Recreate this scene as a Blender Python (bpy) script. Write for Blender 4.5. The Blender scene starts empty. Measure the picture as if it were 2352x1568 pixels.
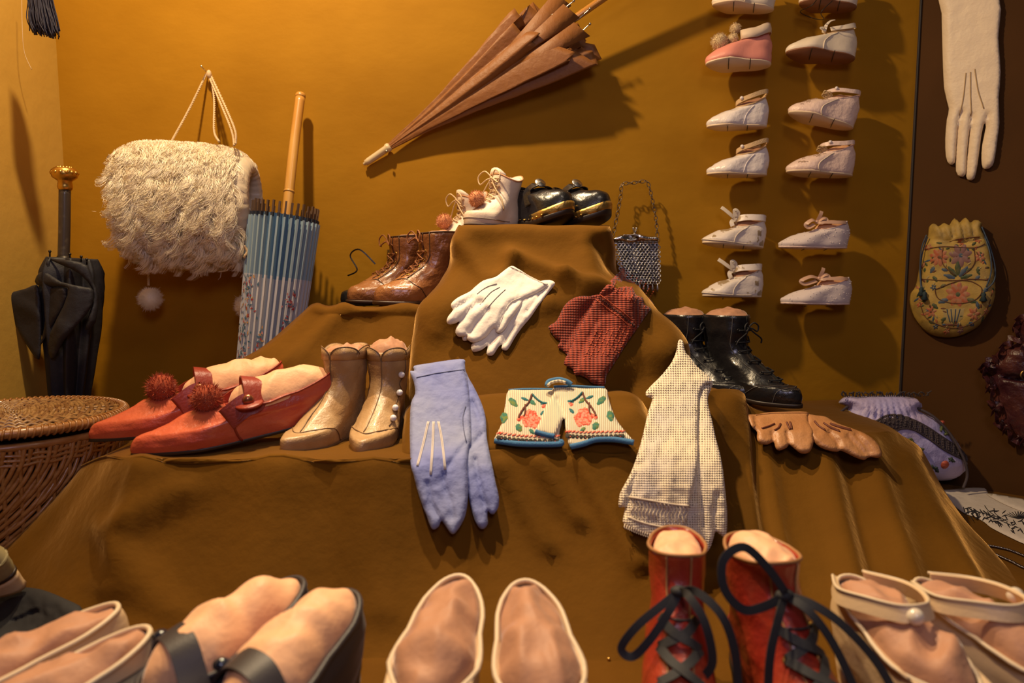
import bpy, math, random
import numpy as np
from mathutils import Vector, Matrix, noise
from mathutils.bvhtree import BVHTree
from mathutils.geometry import delaunay_2d_cdt
random.seed(7); rng = np.random.default_rng(7)
SC = bpy.context.scene
# ---------------------------------------------------------------- camera, light, exposure
FP = 1700.0; TH = math.atan(144/FP); CAM = Vector((0, 0, .36))
cd = bpy.data.cameras.new('camera'); cam = bpy.data.objects.new('camera', cd); SC.collection.objects.link(cam)
cam.location = CAM; cam.rotation_euler = (math.pi/2-TH, 0, 0)
cd.sensor_width = 36; cd.lens = 36*FP/2352; cd.clip_start = .02
cd.dof.use_dof = True; cd.dof.focus_distance = 1.05; cd.dof.aperture_fstop = 4.5
SC.camera = cam
SC.view_settings.view_transform = 'Standard'; SC.view_settings.look = 'None'
SC.view_settings.gamma = 1; SC.view_settings.exposure = 0.0
W = bpy.data.worlds.new('world'); SC.world = W; W.use_nodes = True
W.node_tree.nodes['Background'].inputs[0].default_value = (.55, .42, .38, 1)
W.node_tree.nodes['Background'].inputs[1].default_value = .05
def lamp(name, kind, loc, target, energy, col, size=.05, spot=None):
    l = bpy.data.lights.new(name, kind); o = bpy.data.objects.new(name, l); SC.collection.objects.link(o)
    o.location = loc; d = Vector(target)-Vector(loc); o.rotation_euler = d.to_track_quat('-Z', 'Y').to_euler()
    l.energy = energy; l.color = col
    if kind == 'AREA': l.shape = 'DISK'; l.size = size
    else: l.shadow_soft_size = size
    if spot: l.spot_size = math.radians(spot); l.spot_blend = .9
    return o
lamp('key_spot', 'SPOT', (-.42, .86, 1.36), (-.20, 1.05, .3), 54, (1, .73, .42), .022, 165)
lamp('fill_window', 'AREA', (.15, -.50, .95), (0, 1.1, .2), 3.8, (.82, .72, 1), .4)
lamp('front_fill', 'AREA', (.35, .35, 1.35), (.05, .60, .05), 1.5, (1, .80, .60), .25)  # soft fill added to brighten the front row of shoes
lamp('back_spot', 'SPOT', (-.16, 1.13, 1.50), (.02, .70, .05), 85, (1, .76, .48), .02, 52)
# ---------------------------------------------------------------- pixel <-> world
_f = Vector((0, math.cos(TH), -math.sin(TH))); _u = Vector((0, math.sin(TH), math.cos(TH)))
def ray(px, py): return Vector(((px-1176)/FP, 0, 0)) + _f - _u*((py-784)/FP)
def P(px, py, Y):
    d = ray(px, py); return CAM + d*(Y/d.y)
def Q(px, py, z):
    d = ray(px, py); return CAM + d*((z-CAM.z)/d.z)
def proj(v):
    w = Vector(v)-CAM; k = w.dot(_f); return 1176+FP*w.x/k, 784-FP*w.dot(_u)/k
def zz(ox, oy, s, pts): return [(ox+x/s, oy+y/s) for x, y in pts]
# ---------------------------------------------------------------- materials
MATS = {}
def M(name, col, rough=.6, col2=None, ns=30, lo=.4, hi=.6, bump=0, bs=300, metal=0, sheen=0, coat=0, spec=.5,
      sss=0, uv=None, aniso=(1, 1, 1), detail=3, shtint=None, bump2=0, bs2=40):
    if name in MATS: return MATS[name]
    m = bpy.data.materials.new(name); m.use_nodes = True; MATS[name] = m
    N = m.node_tree.nodes; L = m.node_tree.links; b = N['Principled BSDF']
    def c4(c): return (c[0], c[1], c[2], 1)
    b.inputs['Base Color'].default_value = c4(col); b.inputs['Roughness'].default_value = rough
    b.inputs['Metallic'].default_value = metal; b.inputs['Specular IOR Level'].default_value = spec
    b.inputs['Sheen Weight'].default_value = sheen; b.inputs['Sheen Roughness'].default_value = .3
    if shtint: b.inputs['Sheen Tint'].default_value = c4(shtint)
    b.inputs['Coat Weight'].default_value = coat; b.inputs['Coat Roughness'].default_value = .12
    if sss:
        b.inputs['Subsurface Weight'].default_value = sss; b.inputs['Subsurface Scale'].default_value = .004
    tc = N.new('ShaderNodeTexCoord'); mp = N.new('ShaderNodeMapping'); mp.inputs['Scale'].default_value = aniso
    L.new(tc.outputs['UV' if uv else 'Object'], mp.inputs[0])
    if col2:
        n = N.new('ShaderNodeTexNoise'); n.inputs['Scale'].default_value = ns; n.inputs['Detail'].default_value = detail
        L.new(mp.outputs[0], n.inputs['Vector'])
        r = N.new('ShaderNodeValToRGB'); r.color_ramp.elements[0].position = lo; r.color_ramp.elements[1].position = hi
        r.color_ramp.elements[0].color = c4(col); r.color_ramp.elements[1].color = c4(col2)
        L.new(n.outputs[0], r.inputs[0]); L.new(r.outputs[0], b.inputs['Base Color'])
    prev = None
    for (amt, sc) in ((bump, bs), (bump2, bs2)):
        if amt:
            n = N.new('ShaderNodeTexNoise'); n.inputs['Scale'].default_value = sc; n.inputs['Detail'].default_value = 4
            L.new(mp.outputs[0], n.inputs['Vector'])
            bp = N.new('ShaderNodeBump'); bp.inputs['Strength'].default_value = amt; bp.inputs['Distance'].default_value = .5/sc
            L.new(n.outputs[0], bp.inputs['Height'])
            if prev: L.new(prev.outputs[0], bp.inputs['Normal'])
            prev = bp
    if prev: L.new(prev.outputs[0], b.inputs['Normal'])
    m['_'] = 1
    return m
def knit(name, col, col2, su=30, sv=30, holes=0, rough=.85, strength=.8, rib=False, thr=.62, dirt=None):
    """procedural knit or lace cloth on the UV (100 px = 1 unit)"""
    m = M(name, col, rough, sheen=.3); N = m.node_tree.nodes; L = m.node_tree.links; b = N['Principled BSDF']
    tc = N.new('ShaderNodeTexCoord'); sx = N.new('ShaderNodeSeparateXYZ'); L.new(tc.outputs['UV'], sx.inputs[0])
    def mth(op, a, bb=None):
        n = N.new('ShaderNodeMath'); n.operation = op
        for i, q in enumerate((a, bb)):
            if q is None: continue
            if isinstance(q, (int, float)): n.inputs[i].default_value = q
            else: L.new(q, n.inputs[i])
        return n.outputs[0]
    su *= 2*math.pi; sv *= 2*math.pi
    if rib: a = mth('SINE', mth('MULTIPLY', sx.outputs[0], su)); c = a
    else:
        xs, ys = mth('MULTIPLY', sx.outputs[0], su*.6), mth('MULTIPLY', sx.outputs[1], sv*.6)
        a = mth('SINE', mth('ADD', xs, ys)); c = mth('SINE', mth('SUBTRACT', xs, ys))
    h = a if rib else mth('MULTIPLY', a, c)
    h01 = mth('ADD', mth('MULTIPLY', h, .5), .5)
    r = N.new('ShaderNodeValToRGB'); L.new(h01, r.inputs[0])
    r.color_ramp.elements[0].color = (*col2, 1); r.color_ramp.elements[1].color = (*col, 1)
    r.color_ramp.elements[0].position = .1; r.color_ramp.elements[1].position = .6
    out = r.outputs[0]
    if dirt:
        n = N.new('ShaderNodeTexNoise'); n.inputs['Scale'].default_value = 1.3; L.new(tc.outputs['UV'], n.inputs['Vector'])
        rr = N.new('ShaderNodeValToRGB'); rr.color_ramp.elements[0].position = .45; rr.color_ramp.elements[1].position = .7
        L.new(n.outputs[0], rr.inputs[0])
        mx = N.new('ShaderNodeMix'); mx.data_type = 'RGBA'; L.new(rr.outputs[0], mx.inputs[0]); L.new(out, mx.inputs[6]); mx.inputs[7].default_value = (*dirt, 1)
        out = mx.outputs[2]
    L.new(out, b.inputs['Base Color'])
    bp = N.new('ShaderNodeBump'); bp.inputs['Strength'].default_value = strength; bp.inputs['Distance'].default_value = .0015
    L.new(h01, bp.inputs['Height']); L.new(bp.outputs[0], b.inputs['Normal'])
    if holes:
        # open-work: zig-zag rows of holes
        tri = mth('PINGPONG', mth('MULTIPLY', sx.outputs[0], 1.0), .14)
        v2 = mth('ADD', sx.outputs[1], mth('MULTIPLY', tri, 1.4))
        band = mth('SINE', mth('MULTIPLY', v2, holes*2*math.pi/2))
        hole = mth('MULTIPLY', mth('LESS_THAN', h, -thr), mth('GREATER_THAN', band, -.1))
        L.new(mth('SUBTRACT', 1, hole), b.inputs['Alpha'])
    return m
# ---------------------------------------------------------------- mesh builder
OFF = {}
def crom(pts, n=8, closed=False):
    pts = [np.array(p, float) for p in pts]; k = len(pts)
    if k < 3 and not closed: return [pts[0]+(pts[-1]-pts[0])*i/n for i in range(n+1)]
    out = []
    seg = k if closed else k-1
    for i in range(seg):
        if closed: a, b, c, d = pts[i-1], pts[i], pts[(i+1) % k], pts[(i+2) % k]
        else: a, b, c, d = pts[max(i-1, 0)], pts[i], pts[i+1], pts[min(i+2, k-1)]
        for j in range(n):
            t = j/n
            out.append(.5*((2*b)+(c-a)*t+(2*a-5*b+4*c-d)*t*t+(3*b-a-3*c+d)*t**3))
    if not closed: out.append(pts[-1])
    return out
class MB:
    def __init__(s): s.v = []; s.f = []; s.m = []; s.uv = []
    def add(s, V, Fc, mi=0, uv=None):
        o = len(s.v); s.v += [tuple(map(float, p)) for p in V]; s.f += [tuple(i+o for i in f) for f in Fc]; s.m += [mi]*len(Fc)
        s.uv += list(uv) if uv is not None else [(p[0]*10, p[2]*10) for p in V]
        return s
    def frames(s, pts, closed):
        n = len(pts); T = []
        for i in range(n):
            a = pts[(i-1) % n] if closed or i > 0 else pts[0]; b = pts[(i+1) % n] if closed or i < n-1 else pts[-1]
            d = b-a; T.append(d/(np.linalg.norm(d)+1e-12))
        u = np.array((0, 0, 1.)) if abs(T[0][2]) < .9 else np.array((0, 1., 0)); U = []
        for t in T:
            u = u-t*np.dot(u, t); u = u/(np.linalg.norm(u)+1e-12); U.append(u)
        return T, U
    def tube(s, pts, r=.001, n=6, closed=False, sm=6, mi=0, flat=1, cap=True, r1=None, prof=None):
        if sm: pts = crom(pts, sm, closed)
        pts = [np.array(p, float) for p in pts]; T, U = s.frames(pts, closed); k = len(pts); V = []
        for i, p in enumerate(pts):
            q = i/max(1, k-1); rr = r if r1 is None else r+(r1-r)*q
            if prof: rr *= prof(q)
            w = np.cross(T[i], U[i])
            for j in range(n):
                a = 2*math.pi*j/n; V.append(p+U[i]*math.cos(a)*rr*flat+w*math.sin(a)*rr)
        Fc = []
        for i in range(k if closed else k-1):
            for j in range(n):
                a = i*n+j; b = i*n+(j+1) % n; i2 = (i+1) % k; Fc.append((a, b, i2*n+(j+1) % n, i2*n+j))
        if cap and not closed: Fc += [tuple(range(n-1, -1, -1)), tuple((k-1)*n+j for j in range(n))]
        return s.add(V, Fc, mi)
    def rope(s, pts, r, turns=40, closed=False, mi=0, sm=8):
        pts = [np.array(p, float) for p in crom(pts, sm, closed)]
        pts = crom(pts, max(1, int(turns*8/len(pts))), closed); T, U = s.frames(pts, closed)
        for ph in (0, 1):
            q = [p+(U[i]*math.cos(2*math.pi*turns*i/len(pts)+ph*math.pi)+np.cross(T[i], U[i])*math.sin(2*math.pi*turns*i/len(pts)+ph*math.pi))*r*.5 for i, p in enumerate(pts)]
            s.tube(q, r*.62, 5, closed, 0, mi)
        return s
    def ribbon(s, pts, w, t, nrm, sm=6, mi=0, wf=None):
        """flat strip following pts; nrm = face normal (vector or list)"""
        n0 = len(pts); P3 = crom(pts, sm) if sm else [np.array(p, float) for p in pts]
        if isinstance(nrm, list): NN = crom(nrm, sm) if sm else [np.array(q, float) for q in nrm]
        else: NN = [np.array(nrm, float)]*len(P3)
        T, _ = s.frames(P3, False); V = []; k = len(P3)
        for i, p in enumerate(P3):
            n = NN[i]; n = n-T[i]*np.dot(n, T[i]); n /= np.linalg.norm(n)+1e-12; b = np.cross(T[i], n)
            ww = w*(wf(i/(k-1)) if wf else 1)
            a0, a1, a2, a3 = p+b*ww/2-n*t/2, p+b*ww/2+n*t/2, p-b*ww/2+n*t/2, p-b*ww/2-n*t/2
            V += [a0, a1, a1, p+n*t*.6, a2, a2, a3, a3, a0]
        Fc = [(i*9+j, i*9+j+1, i*9+10+j, i*9+9+j) for i in range(k-1) for j in (0, 2, 3, 5, 7)]
        Fc += [(6, 4, 3, 1, 0), tuple((k-1)*9+j for j in (0, 1, 3, 4, 6))]
        return s.add(V, Fc, mi)
    def lathe(s, prof, c=(0, 0, 0), axis=(0, 0, 1), n=20, mi=0, sy=1):
        ax = Vector(axis).normalized(); R = Vector((0, 0, 1)).rotation_difference(ax).to_matrix(); c = Vector(c); V = []
        for r, z in prof:
            for j in range(n):
                a = 2*math.pi*j/n; V.append(c+R @ Vector((r*math.cos(a), r*sy*math.sin(a), z)))
        k = len(prof)
        Fc = [(i*n+j, i*n+(j+1) % n, i*n+n+(j+1) % n, i*n+n+j) for i in range(k-1) for j in range(n)]
        Fc += [tuple(range(n-1, -1, -1)), tuple((k-1)*n+j for j in range(n))]
        return s.add(V, Fc, mi)
    def ball(s, c, r, n=12, sz=(1, 1, 1), mi=0):
        V = []; Fc = []; m = n//2+1
        for i in range(m+1):
            ph = math.pi*i/m
            for j in range(n):
                a = 2*math.pi*j/n; V.append((c[0]+r*sz[0]*math.sin(ph)*math.cos(a), c[1]+r*sz[1]*math.sin(ph)*math.sin(a), c[2]+r*sz[2]*math.cos(ph)))
        Fc = [(i*n+j, i*n+n+j, i*n+n+(j+1) % n, i*n+(j+1) % n) for i in range(m) for j in range(n)]
        return s.add(V, Fc, mi)
    def torus(s, c, R, r, axis=(0, 0, 1), n=14, k=6, mi=0, sx=1):
        ax = Vector(axis).normalized(); Rm = Vector((0, 0, 1)).rotation_difference(ax).to_matrix(); c = Vector(c)
        return s.tube([tuple(c+Rm @ Vector((R*sx*math.cos(2*math.pi*i/n), R*math.sin(2*math.pi*i/n), 0))) for i in range(n)], r, k, True, 0, mi)
    def link(s, c, T, N, L, w, r, mi=0):
        """oval chain link, long axis T, lying plane T x N"""
        T = Vector(T).normalized(); N = Vector(N).normalized(); c = Vector(c)
        return s.tube([tuple(c+T*(L*math.cos(2*math.pi*i/12))+N*(w*math.sin(2*math.pi*i/12))) for i in range(12)], r, 5, True, 0, mi)
    def build(s, name, mat, parent=None, world=True, smooth=True, solid=0, sub=0):
        me = bpy.data.meshes.new(name); off = Vector(OFF.get(parent, (0, 0, 0))) if (parent and world) else Vector((0, 0, 0))
        V = [(p[0]-off[0], p[1]-off[1], p[2]-off[2]) for p in s.v]
        me.from_pydata(V, [], s.f); mats = mat if isinstance(mat, (list, tuple)) else [mat]
        for m in mats: me.materials.append(m)
        me.polygons.foreach_set('material_index', s.m)
        if smooth: me.polygons.foreach_set('use_smooth', [True]*len(s.f))
        ul = me.uv_layers.new(name='uv'); idx = np.empty(len(me.loops), int); me.loops.foreach_get('vertex_index', idx)
        ul.data.foreach_set('uv', np.array(s.uv, float)[idx].ravel())
        me.update(); o = bpy.data.objects.new(name, me); SC.collection.objects.link(o)
        if parent: o.parent = parent
        OFF[o] = off
        if sub: q = o.modifiers.new('sub', 'SUBSURF'); q.levels = q.render_levels = sub
        if solid: q = o.modifiers.new('solid', 'SOLIDIFY'); q.thickness = solid; q.offset = -1
        return o
def thing(name, label, cat, loc=(0, 0, 0), group=None, rot=None):
    o = bpy.data.objects.new(name, None); SC.collection.objects.link(o); o.empty_display_size = .02
    o.location = loc; OFF[o] = Vector(loc)
    if rot is not None: o.rotation_euler = rot
    tag(o, label, cat, group); return o
def tag(o, label, cat, group=None):
    o['label'] = label; o['category'] = cat
    if group: o['group'] = group
    return o
def struct(o): o['kind'] = 'structure'; return o
def ns(v, sc=1., seed=0.): return noise.noise(Vector((v[0]*sc+seed, v[1]*sc-seed*.7, v[2]*sc+seed*.3)))
# ---------------------------------------------------------------- patches (draped cloth)
BV = [[], []]
def reg(V, Fc):
    o = len(BV[0]); BV[0] += [Vector(v) for v in V]; BV[1] += [tuple(i+o for i in f) for f in Fc]
TREE = None
def HIT(px, py):
    h = TREE.ray_cast(CAM, ray(px, py).normalized()); return h[0] if h[0] is not None else P(px, py, 1.33)
def segd(px, py, a):
    x0, y0, x1, y1 = a; dx, dy = x1-x0, y1-y0; t = ((px-x0)*dx+(py-y0)*dy)/(dx*dx+dy*dy+1e-9); tc = np.clip(t, 0, 1)
    return np.hypot(px-x0-dx*tc, py-y0-dy*tc)
def patch(rows, nu=10, nv=8, folds=(), amp=.002, nsc=9, seed=1., fs=1.):
    """bicubic cloth through rows of points; folds = (x0,y0,x1,y1,width,height) ridges measured on the cloth"""
    R = [crom(r, nu) for r in rows]; C = list(zip(*R)); C = [crom(c, nv) for c in C]
    A = np.array(C).transpose(1, 0, 2)                       # rows, cols, 3
    gu = np.gradient(A, axis=1); gv = np.gradient(A, axis=0); Nn = np.cross(gu, gv); Nn /= np.linalg.norm(Nn, axis=2, keepdims=True)+1e-12
    D = np.zeros(A.shape[:2])
    px = np.empty(D.shape); py = np.empty(D.shape)
    for i in range(D.shape[0]):
        for j in range(D.shape[1]):
            px[i, j], py[i, j] = proj(A[i, j]); D[i, j] = amp*(ns(A[i, j], nsc, seed)+.5*ns(A[i, j], nsc*2.3, seed+3))
    for (x0, y0, x1, y1, w, h) in folds: D += fs*h*np.exp(-(segd(px, py, (x0, y0, x1, y1))/w)**2)
    sgn = np.sign(Nn[..., 1:2].mean() or 1)
    A = A-Nn*sgn*D[..., None]
    a, b = D.shape; V = A.reshape(-1, 3); Fc = [(i*b+j, i*b+j+1, i*b+b+j+1, i*b+b+j) for i in range(a-1) for j in range(b-1)]
    reg(V, Fc); mb = MB(); mb.add(V, Fc); return mb
# ---------------------------------------------------------------- puffed cut-out cloth shapes
def inpoly(x, y, pl):
    n = len(pl); c = np.zeros(np.shape(x), bool)
    for i in range(n):
        x0, y0 = pl[i-1]; x1, y1 = pl[i]
        if y0 == y1: continue
        q = ((y0 > y) != (y1 > y)) & (x < (x1-x0)*(y-y0)/(y1-y0)+x0); c ^= q
    return c
def resample(pl, step, closed=True):
    pl = [np.array(p, float) for p in pl]; out = []; n = len(pl)
    for i in range(n if closed else n-1):
        a, b = pl[i], pl[(i+1) % n]; k = max(1, int(round(np.linalg.norm(b-a)/step)))
        out += [a+(b-a)*j/k for j in range(k)]
    if not closed: out.append(pl[-1])
    return out
class Surf:
    """depth of the carrier surface under an outline, smoothed, plus a puffed height field"""
    def __init__(s, poly, off=.003, depth=None, plane=None, smooth=1, cell=22):
        x = [p[0] for p in poly]; y = [p[1] for p in poly]; s.x0, s.y0 = min(x)-40, min(y)-40; s.c = cell
        s.nx = int((max(x)+40-s.x0)/cell)+2; s.ny = int((max(y)+40-s.y0)/cell)+2; G = np.zeros((s.ny, s.nx))
        for i in range(s.ny):
            for j in range(s.nx):
                qx, qy = s.x0+j*cell, s.y0+i*cell
                G[i, j] = depth(qx, qy) if depth else HIT(qx, qy).y
        G0 = G.copy()
        for _ in range(smooth):
            K = np.pad(G, 1, 'edge'); G = (K[1:-1, 1:-1]*4+K[:-2, 1:-1]+K[2:, 1:-1]+K[1:-1, :-2]+K[1:-1, 2:])/8
        G = np.minimum(G, G0+.002)
        s.G = G-off; s.h = None
    def Y(s, px, py):
        a = np.clip((px-s.x0)/s.c, 0, s.nx-1.001); b = np.clip((py-s.y0)/s.c, 0, s.ny-1.001); i, j = int(b), int(a); a -= j; b -= i
        G = s.G; return (G[i, j]*(1-a)+G[i, j+1]*a)*(1-b)+(G[i+1, j]*(1-a)+G[i+1, j+1]*a)*b
    def at(s, px, py, h=0):
        if s.h: h = h+float(s.h(np.array([px]), np.array([py]))[0])
        p = P(px, py, s.Y(px, py)); d = (CAM-p).normalized(); n = Vector((d.x*.5, -1, .25)).normalized(); return p+n*h
def puff(poly, sf, thick=.006, rim=12, cre=(), step=6, edge=.25, smooth=3, cw=5, cdep=.85, wr=.0008, wsc=60, keep=True, wra=1, bumps=()):
    """closed, rounded cloth solid with the outline poly (photo px); cre = crease polylines"""
    pl = crom(poly, smooth, True) if smooth else poly
    pl = resample([tuple(p) for p in pl], step*1.2)
    if len(pl) > 3:
        q = [pl[0]]
        for p in pl[1:]:
            if np.hypot(*(p-q[-1])) > step*.35: q.append(p)
        pl = q
    E = np.array([(*pl[i-1], *pl[i]) for i in range(len(pl))])
    CR = [[(*c[i], *c[i+1]) for i in range(len(c)-1)] for c in cre]; CR = np.array([e for c in CR for e in c]) if CR else None
    def dist(X, Y, S):
        X = np.asarray(X, float)[:, None]; Y = np.asarray(Y, float)[:, None]
        dx = S[:, 2]-S[:, 0]; dy = S[:, 3]-S[:, 1]; t = np.clip(((X-S[:, 0])*dx+(Y-S[:, 1])*dy)/(dx*dx+dy*dy+1e-9), 0, 1)
        return np.hypot(X-S[:, 0]-dx*t, Y-S[:, 1]-dy*t).min(axis=1)
    def h(X, Y):
        d = np.clip(dist(X, Y, E)/rim, 0, 1); k = edge+(1-edge)*np.sqrt(np.clip(1-(1-d)**2, 0, 1))
        if CR is not None: k = k-cdep*np.exp(-(dist(X, Y, CR)/cw)**2)*d
        H = thick*np.clip(k, .08, 2)
        if wr:
            w = np.array([.9*(.35-abs(ns((x/1000*wra, y/1000, 0), wsc*.55, 2)))*1.6+.45*ns((x/1000*wra, y/1000, 0), wsc*1.6, 5) for x, y in zip(np.ravel(X), np.ravel(Y))]); H = H+wr*w*d
        for (x0, y0, x1, y1, w, a) in bumps: H = H+a*np.exp(-(segd(np.asarray(X), np.asarray(Y), (x0, y0, x1, y1))/w)**2)*d
        return np.maximum(H, .0004)
    xs = np.arange(E[:, 0].min(), E[:, 0].max(), step); ys = np.arange(E[:, 1].min(), E[:, 1].max(), step*.87)
    X, Y = np.meshgrid(xs, ys); X[1::2] += step/2; X = X.ravel(); Y = Y.ravel()
    k = inpoly(X, Y, [tuple(p) for p in pl]); X, Y = X[k], Y[k]
    if len(X):
        k = dist(X, Y, E) > step*.5; X, Y = X[k], Y[k]
    pts = [Vector((p[0], p[1])) for p in pl]+[Vector((a, b)) for a, b in zip(X, Y)]
    n0 = len(pl)
    r = delaunay_2d_cdt(pts, [], [list(range(n0))], 1, 1e-4); v2, e2, f2 = r[0], r[1], r[2]
    vx = np.array([v.x for v in v2]); vy = np.array([v.y for v in v2]); H = h(vx, vy); nv = len(v2)
    old = sf.h; sf.h = None
    top = [sf.at(a, b, c) for a, b, c in zip(vx, vy, H)]; bot = [sf.at(a, b, 0) for a, b in zip(vx, vy)]
    sf.h = h if keep else old
    ec = {}
    for f in f2:
        for i in range(len(f)):
            e = (f[i], f[(i+1) % len(f)]); ec[e] = 1
    bd = [e for e in ec if (e[1], e[0]) not in ec]
    Fc = [tuple(f) for f in f2]+[tuple(i+nv for i in reversed(f)) for f in f2]+[(b, a, a+nv, b+nv) for a, b in bd]
    uv = [(a/100, -b/100) for a, b in zip(vx, vy)]
    mb = MB(); mb.add(top+bot, Fc, 0, uv+uv); return mb
class Emb:
    """raised needlework, trims and prints laid on a surface, one mesh"""
    def __init__(s, sf, h=.0008): s.sf = sf; s.mb = MB(); s.h = h; s.ms = []
    def mi(s, m):
        if m not in s.ms: s.ms.append(m)
        return s.ms.index(m)
    def poly(s, pts, m, dome=1.0):
        n = len(pts); c = np.mean(np.array(pts), axis=0)
        V = [s.sf.at(p[0], p[1], s.h*.1) for p in pts]+[s.sf.at(c[0]+(p[0]-c[0])*.7, c[1]+(p[1]-c[1])*.7, s.h) for p in pts]+[s.sf.at(c[0], c[1], s.h*(1+.3*dome))]
        Fc = [(i, (i+1) % n, n+(i+1) % n, n+i) for i in range(n)]+[(n+i, n+(i+1) % n, 2*n) for i in range(n)]
        s.mb.add(V, Fc, s.mi(m), [(p[0]/100, -p[1]/100) for p in list(pts)+list(pts)+[c]]); return s
    def disc(s, x, y, r, m, n=9, ry=None): return s.poly([(x+r*math.cos(2*math.pi*i/n), y+(ry or r)*math.sin(2*math.pi*i/n)) for i in range(n)], m)
    def leaf(s, x, y, L, w, ang, m, jag=0):
        a = math.radians(ang); ca, sa = math.cos(a), math.sin(a); pts = []
        for i in range(12):
            t = 2*math.pi*i/12; u = (1-math.cos(t))/2*L; v = math.sin(t)*w*(1-.35*u/L)*(1+(jag if i % 2 else -jag)); pts.append((x+u*ca-v*sa, y+u*sa+v*ca))
        return s.poly(pts, m)
    def flower(s, x, y, r, m, mc, n=6, a0=0):
        for i in range(n): s.leaf(x, y, r, r*.32, a0+360*i/n, m)
        return s.disc(x, y, r*.28, mc)
    def line(s, pts, w, m, sm=5, hh=1):
        q = crom(pts, sm) if sm else pts; V = [tuple(s.sf.at(p[0], p[1], s.h*hh)) for p in q]
        s.mb.tube(V, w, 5, False, 0, s.mi(m)); return s
    def build(s, name, parent): return s.mb.build(name, s.ms, parent)
# ================================================================ the setting
def velvet(name, col, sheen=.5, tint=(1, .75, .35), bump=.25):
    return M(name, col, .85, col2=tuple(c*1.25 for c in col), ns=7, lo=.35, hi=.7, bump=bump, bs=1400, sheen=sheen, shtint=tint, spec=.06, bump2=.15, bs2=60)
m_wall = M('painted_cloth', (.32, .147, .0050), .72, col2=(.39, .188, .009), ns=6, lo=.3, hi=.75, bump=.15, bs=900, bump2=.05, bs2=38, spec=.14, aniso=(1, 1, 1.6))
m_side = M('painted_cloth_side_lit', (.48, .28, .045), .7, col2=(.54, .32, .06), ns=5, lo=.3, hi=.75, bump=.15, bs=900, bump2=.08, bs2=38, spec=.3)  # left wall's brighter lighting put into a paler cloth colour
m_dark = M('brown_panel_cloth', (.068, .026, .003), .75, col2=(.078, .030, .004), ns=6, bump=.3, bs=1200, spec=.2)
m_velv = velvet('ochre_velvet', (.108, .046, .0045), .6, (1, .58, .2))
m_floor = velvet('ochre_velvet_floor', (.105, .044, .0045), .5, (1, .58, .2))
def slab(name, a, b, c, d, t, mat):
    """wall panel with thickness t behind the visible face a-b-c-d"""
    a, b, c, d = map(Vector, (a, b, c, d)); n = (b-a).cross(d-a).normalized()
    if n.dot(CAM-a) < 0: n = -n
    V = [a, b, c, d]+[p-n*t for p in (a, b, c, d)]
    Fc = [(0, 1, 2, 3), (7, 6, 5, 4), (0, 4, 5, 1), (1, 5, 6, 2), (2, 6, 7, 3), (3, 7, 4, 0)]
    reg(V, Fc); mb = MB(); mb.add(V, Fc); return struct(mb.build(name, mat, smooth=False))
WY = 1.33; TOPZ = 1.35
XL = P(143, 300, WY).x; XR = P(2085, 400, WY).x
slab('wall_back', (XL-.02, WY, 0), (XR, WY, 0), (XR+.012, WY, TOPZ), (XL-.02, WY, TOPZ), .02, m_wall)
slab('wall_left', (XL+.006, WY, 0), (XL-.012, .2, 0), (XL-.035, .2, TOPZ), (XL-.010, WY, TOPZ), .02, m_side)
slab('wall_right', (XR, WY-.001, 0), (XR+.36, 1.03, 0), (XR+.37, 1.03, TOPZ), (XR+.012, WY-.001, TOPZ), .02, m_dark)
slab('floor', (-1.0, -.1, 0), (1.3, -.1, 0), (1.3, 1.45, 0), (-1.0, 1.45, 0), .02, m_floor)
W3 = MB(); W3.tube([(XR+.012+.0005, WY-.004, TOPZ), (XR+.006, WY-.004, .6), (XR+.001, WY-.004, 0.004)], .0018, 6, sm=8)
struct(W3.build('trim_1', M('dark_seam', (.02, .015, .012), .6)))

ZC = P(620, 1058, .81).z            # top of the main step
def col(*pts): return [tuple(p) if len(p) == 3 and abs(p[0]) < 3 else tuple(P(*p)) for p in pts]
def fan(top, bot, curve=.10, rows=4):
    """points of one hanging cloth column from top edge to floor, slightly belled"""
    t, b = np.array(top), np.array(bot); out = []
    for i in range(rows+1):
        q = i/rows; p = t+(b-t)*q; p[2] = b[2]+(t[2]-b[2])*(1-q)**1.25; p[1] += (curve*(t[1]-b[1]))*math.sin(math.pi*q); out.append(tuple(p))
    return out
cols = []
def W_(p): return tuple(P(*p)) if p[0] > 3 or p[0] < -3 else p
for top, bot in [((-.52, 1.30, ZC-.01), (-.66, 1.30, .0)), ((208, 1062, .96), (-60, 1330, .90)), ((240, 1053, .86), (-15, 1395, .81)), ((330, 1062, .81), (140, 1480, .71)),
                 ((620, 1062, .80), (550, 1520, .68)), ((920, 1062, .80), (900, 1520, .675)), ((1130, 1046, .83), (1110, 1520, .675)),
                 ((1300, 1046, .835), (1300, 1520, .675)), ((1470, 1040, .84), (1470, 1520, .675)), ((1600, 925, .96), (1560, 1500, .685)), ((1660, 905, 1.00), (1690, 1500, .685)), ((1712, 940, 1.03), (1810, 1500, .68)),
                 ((1830, 975, 1.02), (1980, 1490, .69)), ((1960, 1005, 1.01), (2180, 1490, .70)), ((2055, 1000, 1.05), (2330, 1435, .75)), ((2110, 1040, 1.16), (2300, 1300, .92)), ((.60, 1.30, ZC-.05), (.63, 1.28, .0))]:
    t = W_(top); b = np.array(W_(bot)); b[2] = 0.0005
    cols.append(fan(t, b, .06))
rows = [list(r) for r in zip(*cols)]
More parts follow.
